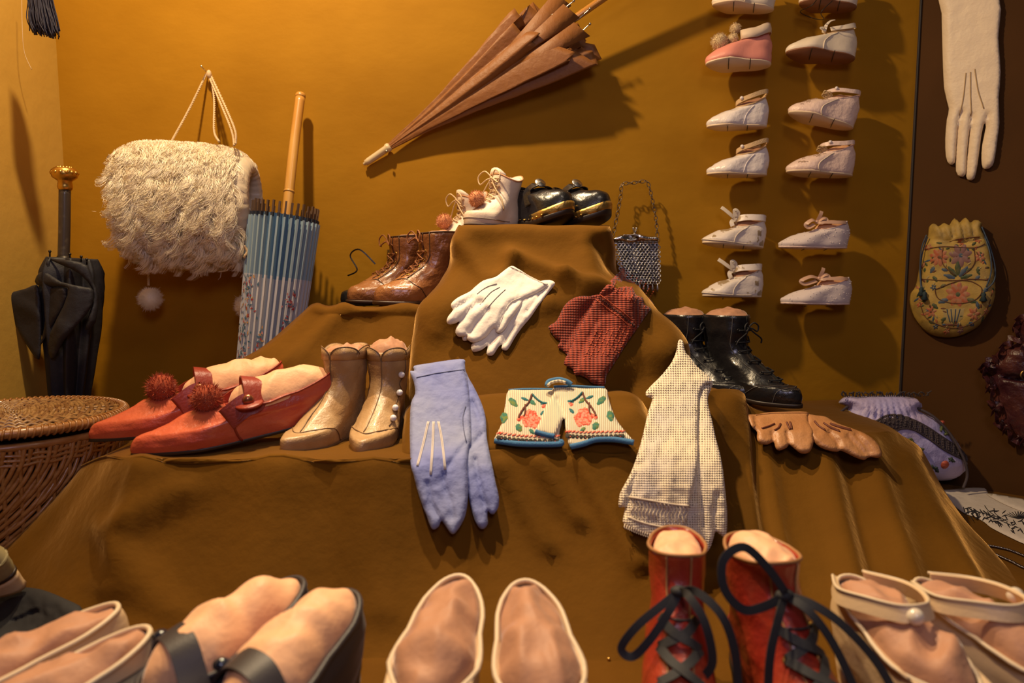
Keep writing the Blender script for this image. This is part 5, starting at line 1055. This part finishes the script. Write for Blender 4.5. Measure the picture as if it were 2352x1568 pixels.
b = MB(); b.tube([tuple(P(*Z4([q[:2]])[0], q[2])) for q in ((1500, 240, 1.24), (1640, 310, 1.225), (1760, 430, 1.215), (1840, 560, 1.205), (1885, 660, 1.20), (1900, 760, 1.20), (1870, 850, 1.195))], .0022, 6, sm=8); b.build('carrying_cord', m_lace2, g); b = MB(); b.tube([tuple(P(*Z4([q[:2]])[0], q[2])) for q in ((1000, 240, 1.24), (940, 290, 1.225), (890, 350, 1.215), (880, 400, 1.2))], .0022, 6, sm=8); b.build('carrying_cord', m_lace2, g)
# dark maroon bag at the right edge
m_mar = M('maroon_silk', (.045, .010, .014), .35, col2=(.09, .025, .02), ns=25, bump=.4, bs=200, bump2=.5, bs2=60)
pm = [(2420, 700), (2360, 720), (2330, 745), (2335, 790), (2300, 800), (2270, 830), (2245, 848), (2275, 862), (2262, 890), (2280, 905), (2268, 930), (2290, 945), (2285, 975), (2310, 990), (2330, 1012), (2370, 1020), (2430, 1010)]
sf = Surf(pm, .004); g = thing('evening_bag', 'dark maroon ruffled silk bag cut by the right edge of the picture', 'bag', tuple(sf.at(2350, 900)))
puff(pm, sf, .035, 36, [[(2245, 848), (2300, 870), (2400, 880)], [(2340, 790), (2360, 900)]], wr=.004, wsc=40).build('bag_body', m_mar, g)
b = MB()
for i, (x, y) in enumerate(crom([(2335, 745), (2300, 805), (2255, 850), (2268, 900), (2275, 950), (2305, 990), (2345, 1018)], 5)):
    p = sf.at(x, y, .006); a = i*1.3; b.ribbon([tuple(p+Vector((.008*math.cos(a+k), -.006*math.sin(k*1.5), .008*math.sin(a+k)))) for k in (0, 1, 2, 3)], .009, .0006, (.3, -1, .2), 5)
b.build('ruffles', m_mar, g)
p = sf.at(2335, 868, .014); b = MB(); b.torus(tuple(p), .008, .0016, (-.3, -1, .1), 20, 6); b.torus(tuple(p), .004, .001, (-.3, -1, .1), 12, 5); b.build('gilt_buckle', m_gold, g)
# embroidered white linen pair on the floor
m_lin = M('white_linen', (.66, .58, .50), .7, bump=.3, bs=900, bump2=.2, bs2=40); m_bkt = M('black_thread', (.02, .018, .022), .6)
p1 = Z4([(1685, 872), (1780, 862), (1900, 852), (2025, 848), (2055, 890), (2110, 930), (2240, 990), (2420, 1060), (2620, 1150), (2560, 1330), (2440, 1300), (2326, 1270), (2200, 1212), (2080, 1150), (2030, 1110), (1960, 1070), (1880, 1042), (1800, 985), (1740, 930)])
sf = Surf(p1, .0015, depth=lambda x, y: Q(x, y, .0).y); g = thing('stocking', 'white linen stocking with black embroidered sprays, flat on the floor', 'stocking', tuple(sf.at(2250, 1180)), 'white stockings on the floor at right')
def flat_at(s, px, py, h=0):
    if s.h: h = h+float(s.h(np.array([px]), np.array([py]))[0])
    p = Q(px, py, .001); return p+Vector((0, 0, h+s.lift))
sf.lift = 0; sf.at = flat_at.__get__(sf)
puff(p1, sf, .003, 12, wr=.0006).build('linen_body', m_lin, g)
e = Emb(sf, .0005)
for k in range(70):
    q = rng.random(); x = 1880+q*560; yc = 1045+.30*(x-1880); y = yc+(rng.random()-.5)*(50+60*math.sin(q*3)); x0, y0 = Z4([(x, y-20)])[0]; e.leaf(x0, y0, 8+9*rng.random(), 1.6, rng.choice([-40, -10, 20, 40, 60, 160]), m_bkt, .2)
for k in range(14):
    x = 1870+k*14; x0, y0 = Z4([(x, 1005+k*4+6*math.sin(k))])[0]; e.leaf(x0, y0, 12, 1.4, 30 if k % 2 else 70, m_bkt)
for k in range(12):
    a = math.radians(-150+k*12); x0, y0 = Z4([(2280, 1100)])[0]; e.line([(x0, y0), (x0+24*math.cos(a), y0+13*math.sin(a)), (x0+34*math.cos(a), y0+17*math.sin(a))], .0006, m_bkt)
for l in ([(1900, 1040), (2000, 1050), (2100, 1090), (2230, 1150)], [(2030, 1000), (2060, 1040), (2130, 1090)], [(2100, 1020), (2110, 1060), (2200, 1120)]): e.line(Z4(l), .0006, m_bkt)
e.build('black_embroidery', g)
p2 = Z4([(2045, 912), (2120, 915), (2230, 935), (2340, 955), (2600, 1010), (2620, 1110), (2420, 1075), (2320, 1048), (2200, 1000), (2110, 955)])
sf2_ = Surf(p2, .0015, depth=lambda x, y: Q(x, y, .0).y); sf2_.lift = .0035; sf2_.at = flat_at.__get__(sf2_); g = thing('stocking', 'plain white linen stocking folded over the embroidered one', 'stocking', tuple(sf2_.at(2300, 1160)), 'white stockings on the floor at right'); puff(p2, sf2_, .003, 10, wr=.0006).build('linen_body', m_lin, g)
# twisted silver chain on the floor
g = thing('neck_chain', 'twisted silver chain lying on the floor at the lower right', 'chain', tuple(Q(2320, 1275, .002)))
b = MB()
for l in ([(2035, 1280), (2130, 1295), (2230, 1320), (2330, 1360), (2420, 1400), (2480, 1440)], [(2105, 1345), (2160, 1370), (2240, 1405), (2330, 1450), (2420, 1470), (2480, 1440)]): b.rope([tuple(Q(*Z4([q])[0], .0022)) for q in l], .0017, 22)
b.build('chain_strand', M('dark_silver', (.22, .20, .22), .25, metal=1), g)
tag(MB().ball(tuple(HIT(1398, 1514)+Vector((0, -.001, .001))), .0017, 10).build('bead', m_brass), 'tiny gold bead on the brown cloth beside the red boots', 'bead')
# cream rim of another shoe at the far left
L = .2; r = shoe_root('slip_on_shoe', 'cream lined shoe cut by the left edge below the wicker basket', 'shoe', tuple(P(62, 1290, .77)[:2])+(.03,), 172, 0, -38)
s = Shoe(low_rings(.2, .032, .03, .072, .003, .62, .05, .055, .028), .3); upper(s, r, M('olive_lining', (.30, .25, .12), .6)); sole(s, r, m_sole); heel(s, r, m_crm, .25); binding(s, r, m_crmb, .0022)
stuffing(s, r, M('olive_lining', (0, 0, 0)), -.012)
g = thing('dark_cloth', 'black cloth lying on the floor behind the pale left shoes', 'cloth', tuple(Q(90, 1400, .01)))
pk = [(-60, 1330), (20, 1345), (90, 1352), (150, 1375), (190, 1400), (150, 1440), (60, 1470), (-60, 1480)]
sfk = Surf(pk, .004); puff(pk, sfk, .010, 20, [[(0, 1440), (90, 1400)]], wr=.003).build('cloth_body', M('black_cotton', (.012, .012, .014), .8, bump=.2, bs=500), g)
# ================================================================ umbrellas, muff, basket, tassel
def pleat(axis, rad, npl, depth, nang=96, sq=(1, 1), twist=0, rim=None, phase=0, sharp=1.0, seed=1, up=(0, 0, 1)):
    """folded canopy: cross-section radius rad(t) with npl folds; rim(a) trims the open end"""
    A = crom(axis, 8); mb = MB(); T, U = mb.frames(A, False); k = len(A); V = []
    for i, p in enumerate(A):
        t = i/(k-1); w = np.cross(T[i], U[i])
        for j in range(nang):
            a = 2*math.pi*j/nang; x = (a*npl/(2*math.pi)+twist*t+phase+.35*ns((a, t, 0), 1.1, seed)) % 1; saw = x**sharp if x < .72 else (1-x)/.28*.72**sharp
            r = rad(t)*(1-depth(t)+depth(t)*1.4*saw)+.0012*ns((math.cos(a)*3, math.sin(a)*3, t*6), 1.5, seed); q = p
            if rim:
                e = rim(a); tt = t*e; ii = tt*(k-1); i0 = min(int(ii), k-2); f = ii-i0; q = A[i0]*(1-f)+A[i0+1]*f; r = rad(tt)*(1-depth(tt)+depth(tt)*1.4*saw)+.0012*ns((math.cos(a)*3, math.sin(a)*3, tt*6), 1.5, seed)
            V.append(q+U[i]*math.cos(a)*r*sq[0]+w*math.sin(a)*r*sq[1])
    Fc = [(i*nang+j, i*nang+(j+1) % nang, (i+1)*nang+(j+1) % nang, (i+1)*nang+j) for i in range(k-1) for j in range(nang)]
    return mb.add(V, Fc)
# brown umbrella across the back wall
m_bru = M('brown_taffeta', (.25, .092, .018), .55, bump=.2, bs=500, sheen=.3, shtint=(1, .6, .35), bump2=.2, bs2=70)
tip = P(893, 338, 1.318); top = P(1306, 52, 1.283); ax = (top-tip); far = tip+ax*1.6
g = thing('umbrella', 'furled brown umbrella hung diagonally across the back wall', 'umbrella', tuple(tip+ax*.5))
def rimf(a): return .90+.10*math.cos(a*1+2.2)+.045*(((a*8/(2*math.pi)) % 1)-.5)
pleat([tuple(tip-ax*.005), tuple(tip+ax*.25), tuple(tip+ax*.5), tuple(tip+ax*.75), tuple(tip+ax*1.04)], lambda t: .0055+.086*t**1.25, 9, lambda t: .10+.42*t, 180, (1, .42), .25, rimf, .1, .8, 5).build('canopy', m_bru, g, solid=.0008)
dv = ax.normalized(); sd = dv.cross(Vector((0, 1, 0))).normalized()
b = MB()
for k, (o, y, s0) in enumerate(((.030, -.024, .60), (-.028, -.026, .62), (.005, -.03, .58))):
    base = tip+ax*s0+sd*o*.35+Vector((0, y*.5, 0)); end = tip+ax*(1.0)+sd*o+Vector((0, y, 0)); w = sd*(.016)
    b.add([tuple(base), tuple(end+w+Vector((0, -.006, 0))), tuple(end-w+dv*.012), tuple(base-w*.3)], [(0, 1, 2, 3)])
b.build('loose_folds', m_bru, g, solid=.0008)
MB().tube([tuple(tip+ax*.5), tuple(far)], .0062, 12, sm=0).build('shaft', M('varnished_wood', (.50, .22, .04), .3, coat=.4), g)
a0, a1 = P(893, 338, 1.318), P(836, 377, 1.321); d0 = (a1-a0); Ld = d0.length
MB().lathe([(.006, -.003), (.0078, 0), (.0078, .003), (.0062, .006), (.0058, Ld*.8), (.0050, Ld*.93), (.0026, Ld*.95), (.0030, Ld), (.001, Ld+.001)], tuple(a0), tuple(d0), 18).build('ferrule', M('bone', (.70, .56, .34), .35), g)
MB().ball(tuple(P(888, 347, 1.309)), .0024, 10).build('ferrule_stud', m_steel, g)
b = MB()
for (x, y, Y, x2, y2) in ((1300, 60, 1.27, 1355, 20), (1300, 95, 1.28, 1355, 55), (1265, 35, 1.26, 1318, 2)):
    q = P(x2, y2, Y-.01); b.tube([tuple(P(x, y, Y)), tuple(P((x+x2)/2, (y+y2)/2+4, Y-.005)), tuple(q)], .0009, 6, sm=4); b.ball(tuple(q), .0023, 10)
b.build('rib_tips', m_steel, g)
# paper parasol
tc, bc = P(654, 498, 1.235), P(607, 905, 1.215); ax = bc-tc; axn = ax.normalized(); g = thing('parasol', 'folded blue paper parasol with bamboo handle standing against the back wall', 'parasol', tuple(bc))
e1 = axn.cross(Vector((0, 1, 0))).normalized(); e2 = axn.cross(e1).normalized(); NR = 34
m_pap = M('parasol_blue_paper', (.17, .30, .42), .7, bump=.2, bs=400); m_pap2 = M('parasol_pale_paper', (.42, .46, .52), .7, bump=.2, bs=400)
m_edge = M('parasol_blue_edge', (.30, .42, .50), .6); m_edge2 = M('parasol_pale_edge', (.55, .56, .60), .6); m_bam = M('bamboo', (.62, .33, .075), .35, col2=(.55, .26, .05), ns=30, coat=.3, aniso=(1, 1, .2)); m_stk = M('dark_bamboo', (.10, .055, .03), .6)
def ppt(a, t, r): q = .056-.010*t; return tc+ax*t+(e1*math.cos(a)+e2*math.sin(a)*.92)*(q*r)
n = NR*2; V = []; rowsn = 14
for i in range(rowsn+1):
    t = i/rowsn
    for j in range(n): V.append(ppt(2*math.pi*j/n, t, .98 if j % 2 == 0 else .80))
F1 = [(i*n+j, i*n+(j+1) % n, (i+1)*n+(j+1) % n, (i+1)*n+j) for i in range(rowsn) for j in range(n)]
mb = MB(); mb.add(V, F1); mb.m = [0 if (f[0]//n) < 5 else 1 for f in F1]; pg_ = mb.build('paper_canopy', [m_pap, m_pap2], g, smooth=False)
for j in range(NR):
    a = 2*math.pi*j/NR; b = MB()
    def bar(t0, t1, r0, r1, w, m):
        o = e1*(-math.sin(a))+e2*math.cos(a); q = [ppt(a, t0, r0)-o*w, ppt(a, t0, r0)+o*w, ppt(a, t0, r1)+o*w, ppt(a, t0, r1)-o*w, ppt(a, t1, r0)-o*w, ppt(a, t1, r0)+o*w, ppt(a, t1, r1)+o*w, ppt(a, t1, r1)-o*w]
        b.add(q, [(0, 1, 2, 3), (7, 6, 5, 4), (0, 4, 5, 1), (1, 5, 6, 2), (2, 6, 7, 3), (3, 7, 4, 0)], m)
    dj = .010*random.random(); bar(-.062-dj, .012, .90, .96, .0016, 2); bar(0, .022, .9, 1.0, .0019, 3); bar(.02, .34, .9, 1.04, .0015, 0); bar(.34, 1, .9, 1.04, .0015, 1)
    b.build('rib', [m_edge, m_edge2, m_stk, M('rib_band', (.02, .025, .04), .6)], g, smooth=False)
# painted flowers on the pale paper
fm = MB(); fmats = [M('paint_blue', (.05, .12, .20), .7), M('paint_pink', (.50, .22, .20), .7), M('paint_ochre', (.45, .25, .10), .7), M('paint_red', (.30, .03, .04), .7)]
for c0, t0, t1, sw, nq in ((2.3, .34, .98, .30, 190), (.85, .40, .78, .16, 70), (1.6, .62, .9, .10, 30)):
    for k in range(nq):
        a = c0+sw*rng.normal()*.7; t = t0+(t1-t0)*rng.random(); p = ppt(a, t, 1.05); o = (e1*(-math.sin(a))+e2*math.cos(a)); l = .002+.003*rng.random(); w = .0010+.001*rng.random(); th = rng.random()*3
        dxx = (o*math.cos(th)+axn*math.sin(th)); dyy = (o*-math.sin(th)+axn*math.cos(th)); nn = (p-(tc+ax*t)).normalized()
        fm.add([p-dxx*l, p-dyy*w+nn*.0004, p+dxx*l, p+dyy*w+nn*.0004], [(0, 1, 2, 3)], int(rng.choice([0, 0, 0, 1, 2, 3] if c0 > 1.2 else [0, 3, 3, 1])))
fm.build('painted_flowers', fmats, pg_)
hp = [P(656, 515, 1.235), P(664, 440, 1.25), P(676, 330, 1.275), P(690, 222, 1.300)]
MB().tube([tuple(p) for p in hp], .0082, 14, sm=6).build('handle', m_bam, g)
b = MB(); d = hp[-1]-hp[-2]; b.lathe([(.0082, -.002), (.0088, .0), (.0088, .003), (.0070, .006), (.002, .007)], tuple(hp[-1]), tuple(d), 16); b.lathe([(.0082, -.002), (.0092, -.001), (.0092, .001), (.0082, .002)], tuple(hp[1]), tuple(d), 16); b.build('handle_cap', m_bam, g)
# black umbrella in the left corner
m_bku = M('black_umbrella_cloth', (.013, .0125, .017), .6, bump=.25, bs=600, bump2=.15, bs2=50)
YU = 1.20; g = thing('umbrella', 'black umbrella with gilt knob handle leaning in the left corner', 'umbrella', tuple(P(150, 1000, YU)))
uax = [P(165, 592, YU), P(165, 650, YU), P(166, 720, YU), P(164, 820, YU), P(160, 930, YU), P(155, 1080, YU-.01)]
def ur(t): return float(np.interp(t, [0, .12, .28, .5, .8, 1], [.044, .056, .056, .050, .035, .022]))
pleat([tuple(p) for p in uax], ur, 8, lambda t: .35, 128, (1, .8), .2, None, .3, 1.2, 8).build('canopy', m_bku, g, solid=.0008)
Z1 = lambda p: zz(0, 360, 1.6344, p)
def flap(pts, o, nm='cloth_fold', cre=()):
    pl = Z1(pts); sf = Surf(pl, 0, depth=lambda x, y: YU-.046-o+.00022*abs(x-160)); puff(pl, sf, .004, 6, cre, smooth=2, wr=.0022, wsc=22, edge=.5, bumps=[(*pl[0], *pl[len(pl)//2], 18, .004)]).build(nm, m_bku, g)
flap([(8, 520), (50, 508), (100, 495), (140, 480), (150, 520), (158, 600), (155, 700), (148, 762), (120, 735), (80, 670), (45, 600)], .0)
flap([(190, 380), (160, 430), (136, 455), (138, 480), (190, 490), (255, 492), (240, 560), (205, 620), (170, 680), (150, 708), (168, 640), (150, 560), (142, 500), (136, 470), (150, 440), (170, 400)][:11], .006)
flap([(138, 450), (170, 430), (230, 470), (320, 490), (350, 500), (345, 560), (300, 620), (240, 690), (205, 755), (185, 740), (190, 660), (240, 560), (256, 492), (200, 488), (150, 484)], .010)
flap([(175, 380), (215, 385), (270, 390), (330, 410), (350, 470), (368, 520), (360, 620), (320, 650), (345, 560), (350, 500), (300, 440), (240, 410)], .004)
b = MB(); b.tube([tuple(P(146, 600, YU)), tuple(P(148, 520, YU)), tuple(P(149, 430, YU))], .0088, 16, sm=4); b.build('handle', M('dark_horn', (.05, .038, .032), .3, col2=(.10, .08, .06), ns=60, lo=.55, hi=.7, coat=.3), g)
kp = P(150, 434, YU); k = MB(); k.lathe([(.0090, -.002), (.0105, 0), (.0112, .004), (.0100, .012), (.0125, .014), (.0180, .018), (.0195, .023), (.0190, .029), (.0150, .033), (.0080, .0345), (.001, .035)], tuple(kp), (0, 0, 1), 28)
for i in range(14):
    a = 2*math.pi*i/14; k.ball(tuple(kp+Vector((.0175*math.cos(a), .0175*math.sin(a), .025))), .0034, 8); k.ball(tuple(kp+Vector((.010*math.cos(a+.2), .010*math.sin(a+.2), .0325))), .0030, 8)
k.build('knob', m_brass, g)
b = MB()
for x, y in Z1([(187, 355), (262, 365), (305, 375), (326, 385)]): p = P(x, y+12, YU-.02); b.tube([tuple(p), tuple(P(x, y, YU-.022))], .0012, 6, sm=0); b.ball(tuple(P(x, y, YU-.022)), .0024, 8)
b.build('rib_tips', m_iron, g)
MB().lathe([(.0095, -.004), (.012, 0), (.0095, .006)], tuple(P(147, 596, YU)), (0, 0, 1), 14).build('collar', m_iron, g)
# wool muff on its cord
m_fur = M('cream_fur', (.97, .89, .70), .38, col2=(.92, .80, .58), ns=50, lo=.3, hi=.7, spec=.6); m_sat = M('cream_satin', (.66, .55, .40), .38, sheen=.3, bump=.2, bs=300)
mc = P(425, 448, 1.245); RX, RY, RZ = .100, .062, .088; g = thing('fur_muff', 'cream curly wool muff hanging from a nail on the back wall', 'muff', tuple(mc))
def mpt(x, a, k=1.): 
    e = (1-abs(x/RX)**5*.18); return mc+Vector((x, RY*math.cos(a)*k*e, RZ*math.sin(a)*k*e-.06*x+.0*x))
V = [mpt(-RX+2*RX*i/24, 2*math.pi*j/40, .94) for i in range(25) for j in range(40)]
Fm = [(i*40+j, i*40+(j+1) % 40, (i+1)*40+(j+1) % 40, (i+1)*40+j) for i in range(24) for j in range(40)]+[tuple(range(39, -1, -1))]
# gathered satin end and inner lining at the right
mb = MB(); mb.add(V, Fm); hide = mb.build('hide', m_sat, g)
mb = MB(); V = []; n = 72
for i, (dx, k, pl_) in enumerate(((0, .95, 0), (.006, .93, .02), (.014, .80, .05), (.018, .66, .05), (.012, .58, .03), (-.03, .54, .0), (-.10, .50, 0))):
    for j in range(n): a = 2*math.pi*j/n; V.append(mpt(RX, a, k*(1+pl_*math.sin(a*24)))+Vector((dx, 0, 0)))
mb.add(V, [(i*n+j, i*n+(j+1) % n, (i+1)*n+(j+1) % n, (i+1)*n+j) for i in range(6) for j in range(n)]); mb.build('satin_lining', m_sat, g)
N_ = 32000; S_ = 9; rg = np.random.default_rng(11)
xx = (rg.random(N_)*2-1)*RX; aa = rg.random(N_)*2*math.pi
keep = np.cos(aa) < .55; xx, aa = xx[keep], aa[keep]; N_ = len(xx)
cx = np.round(xx/.011+.3*rg.normal(size=N_)); ca = np.round(aa/.15+.3*rg.normal(size=N_)); hsh = lambda k: np.modf(np.abs(np.sin(cx*12.9898+ca*78.233+k)*43758.5453))[0]
L_ = .026+.022*hsh(1); curl = (hsh(2)-.5)*2; ph = hsh(3)*6.28
clx = (cx*.011-xx)*.35; cla = (ca*.15-aa)*.35
P0 = np.zeros((N_, S_, 3)); 
for s_ in range(S_):
    q = s_/(S_-1); a = aa+cla*q; x = xx+clx*q
    e = 1-np.abs(np.clip(x/RX, -1.05, 1.05))**5*.18; out = .004+.012*math.sin(min(1, q*1.3)*math.pi*.55)+.0035*np.sin(ph+q*5)
    sgn = np.where(np.sin(aa) > 0, -1., -1.)
    da = -np.sign(np.cos(aa))*0
    nx = np.zeros(N_); ny = np.cos(a); nz = np.sin(a)
    P0[:, s_, 0] = mc.x+x+L_*q*.5*curl+.0075*np.sin(ph+q*8.5)*(q**.7); P0[:, s_, 1] = mc.y+RY*np.cos(a)*e*.93+ny*out
    P0[:, s_, 2] = mc.z+RZ*np.sin(a)*e*.93+nz*out*.8-L_*q*(.55+.3*(np.cos(a) < 0))-.06*x+.007*np.cos(ph+q*8.5)*q
ph = ph*.75+rg.random(N_)*1.5; wa = rg.random(N_)*6.28; w = .00036*(.6+.8*rg.random(N_)); Vf = np.zeros((N_, S_, 2, 3)); tw = np.stack([np.cos(wa), np.sin(wa*1.7)*.6, np.sin(wa)], 1)
for s_ in range(S_):
    k = (1-.8*(s_/(S_-1))**2); Vf[:, s_, 0] = P0[:, s_]-tw*(w*k)[:, None]; Vf[:, s_, 1] = P0[:, s_]+tw*(w*k)[:, None]
base = np.arange(N_)[:, None]*S_*2+np.arange(S_-1)[None]*2; Ff = np.stack([base, base+1, base+3, base+2], -1).reshape(-1, 4)
mb = MB(); mb.v = [tuple(p) for p in (Vf.reshape(-1, 3)).tolist()]; mb.f = [tuple(f) for f in Ff.tolist()]; mb.m = [0]*len(mb.f); mb.uv = [(0, 0)]*len(mb.v); mb.build('fur', m_fur, hide)
nail = P(478, 168, 1.322); b = MB()
for pts in ([P(394, 325, 1.23), P(435, 250, 1.28), P(474, 170, 1.322)], [P(503, 325, 1.22), P(492, 300, 1.24), P(492, 230, 1.29), P(484, 172, 1.324)], [P(541, 330, 1.21), P(540, 300, 1.22), P(520, 250, 1.26), P(484, 172, 1.322)], [P(538, 334, 1.21), P(532, 300, 1.23), P(508, 240, 1.27), P(480, 175, 1.324)]):
    b.rope([tuple(p) for p in pts], .0019, 22)
b.ball(tuple(P(480, 170, 1.318)), .0055, 10, (.8, .8, 1.3)); b.build('hanging_cord', m_string, g)
b = MB(); b.rope([tuple(P(337, 556, 1.22)), tuple(P(340, 590, 1.25)), tuple(P(341, 655, 1.27))], .0021, 12); b.rope([tuple(P(318, 530, 1.22)), tuple(P(312, 550, 1.2)), tuple(P(320, 555, 1.2)), tuple(P(316, 535, 1.21))], .0018, 8); b.rope([tuple(P(562, 565, 1.20)), tuple(P(568, 578, 1.2)), tuple(P(562, 590, 1.2)), tuple(P(566, 600, 1.21)), tuple(P(560, 690, 1.24))], .0021, 14); b.build('tassel_cord', m_string, g)
pompom(g, tuple(P(345, 686, 1.27)), .019, m_fur, 900, 5, 'fur_pompom', True, .0005); pompom(g, tuple(P(566, 703, 1.262)), .019, m_fur, 900, 6, 'fur_pompom', True, .0005)
t = thing('nail', 'thin steel nail in the back wall holding the muff cord', 'nail', tuple(nail)); b = MB(); b.tube([tuple(P(479, 170, 1.331)), tuple(P(462, 152, 1.30))], .0009, 6, sm=0); b.ball(tuple(P(462, 152, 1.30)), .0018, 8, (1, .5, 1)); b.build('nail_shank', m_steel, t)
# navy tassel at the top left
m_nav = M('navy_thread', (.022, .020, .040), .6); g = thing('tassel', 'dark navy thread tassel hanging at the top left corner', 'tassel', tuple(P(95, -30, 1.13)))
b = MB(); rg = np.random.default_rng(3)
for i in range(230):
    a = rg.random()*6.28; r_ = math.sqrt(rg.random()); x = 92+26*r_*math.cos(a); dd = .010*r_*math.sin(a); ln = 58+22*rg.random()+.25*(x-70)
    b.tube([tuple(P(x-6, -60, 1.13+dd)), tuple(P(x+2*rg.normal(), 0, 1.13+dd)), tuple(P(x+6+(x-92)*.25+3*rg.normal(), ln*.6, 1.13+dd*1.1)), tuple(P(x+12+(x-92)*.35+3*rg.normal(), ln, 1.13+dd))], .0008, 4, sm=3)
b.build('threads', m_nav, g)
g = thing('thread', 'single pale loose thread hanging down the left wall', 'thread', tuple(P(50, 0, 1.2))); b = MB(); b.tube([tuple(P(50, -40, 1.2)), tuple(P(51, 60, 1.2)), tuple(P(56, 120, 1.205)), tuple(P(73, 160, 1.21))], .0005, 4, sm=6); b.build('strand', m_string, g)
# wicker basket
m_wk = M('wicker', (.30, .12, .028), .35, col2=(.42, .20, .065), ns=60, lo=.35, hi=.7, coat=.3, bump=.3, bs=500, aniso=(1, 1, 3)); m_wkl = M('wicker_light', (.36, .20, .07), .45, col2=(.20, .09, .03), ns=90, coat=.2)
bcx = P(28, 970, .98); zc = bcx.z; bx, by = bcx.x, .98; RB = .133; g = thing('wicker_basket', 'brown wicker basket with lid standing at the left edge', 'basket', (bx, by, 0))
def brad(z): return RB*(.80+.19*(z/zc)**.8)
b = MB(); nst = 44
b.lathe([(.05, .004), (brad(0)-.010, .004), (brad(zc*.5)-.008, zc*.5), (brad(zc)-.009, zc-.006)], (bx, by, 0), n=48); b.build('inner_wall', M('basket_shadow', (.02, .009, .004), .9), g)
b = MB(); nrod = 120
for i in range(nrod):
    a0_ = 2*math.pi*i/nrod; pts = []; k1 = 1.25+.06*math.sin(i*1.7)
    for j in range(15):
        q = j/14; z = max(.003, (zc-.012)*(1-q**.85)); a = a0_-k1*q**1.5; rr = brad(z)+.0022*math.cos(j*math.pi*.5+i*math.pi*.5); pts.append((bx+rr*math.cos(a), by+rr*math.sin(a), z))
    b.tube(pts, .0029, 6, sm=2, cap=False)
b.build('woven_side', m_wk, g)
b = MB()
for zz_ in (zc-.020, zc-.026, zc-.032): b.tube([(bx+(brad(zz_)+.001)*math.cos(2*math.pi*j/48), by+(brad(zz_)+.001)*math.sin(2*math.pi*j/48), zz_+.001*math.cos(j*math.pi)) for j in range(48)], .0024, 5, True, 0)
b.build('side_band', m_wk, g)
b = MB()
for i in range(nst):
    a = 2*math.pi*(i+.5)/nst; b.tube([(bx+brad(z)*math.cos(a), by+brad(z)*math.sin(a), z) for z in (.004, zc*.33, zc*.66, zc-.008)], .0026, 5, sm=3)
b.build('stakes', m_wk, g)
ld = thing('basket_lid', 'oval woven lid resting on the wicker basket', 'lid', (bx, by, zc)); b = MB()
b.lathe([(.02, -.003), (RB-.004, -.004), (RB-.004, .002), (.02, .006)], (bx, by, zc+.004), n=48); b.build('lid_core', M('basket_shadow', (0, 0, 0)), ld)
b = MB()
for i in range(12):
    r0 = .016+(RB-.026)*i/11; ns_ = 56; pts = [(bx+r0*math.cos(2*math.pi*j/ns_), by+r0*math.sin(2*math.pi*j/ns_), zc+.0135-.004*i/11+.0024*math.cos(math.pi*j/1+math.pi*i)) for j in range(ns_)]; b.tube(pts, .0028, 5, True, 0)
for i in range(28): a = 2*math.pi*i/28; b.tube([(bx+r*math.cos(a), by+r*math.sin(a), zc+.0130-.004*r/RB) for r in (.012, .05, .09, RB-.004)], .0026, 5, sm=2)
b.build('woven_top', m_wkl, ld)
b = MB(); rim = [(bx+RB*math.cos(2*math.pi*j/64), by+RB*math.sin(2*math.pi*j/64), zc+.008) for j in range(64)]; b.tube(rim, .0060, 8, True, 0)
for i in range(110):
    a = 2*math.pi*i/110; c = np.array((bx+RB*math.cos(a), by+RB*math.sin(a), zc+.008)); rad_ = np.array((math.cos(a), math.sin(a), 0)); tg = np.array((-math.sin(a), math.cos(a), 0))
    b.tube([c+rad_*.0066*math.cos(t)+np.array((0, 0, .0066*math.sin(t)))+tg*(.004*(t/3.14-.5)) for t in (-1.6, -.8, 0, .8, 1.6, 2.4)], .0017, 4, sm=2)
b.build('wrapped_rim', m_wk, ld)
b = MB(); b.tube([(bx+(RB-.004)*math.cos(2*math.pi*j/64), by+(RB-.004)*math.sin(2*math.pi*j/64), zc-.010) for j in range(64)], .0050, 8, True, 0); b.build('rim_roll', m_wk, g)
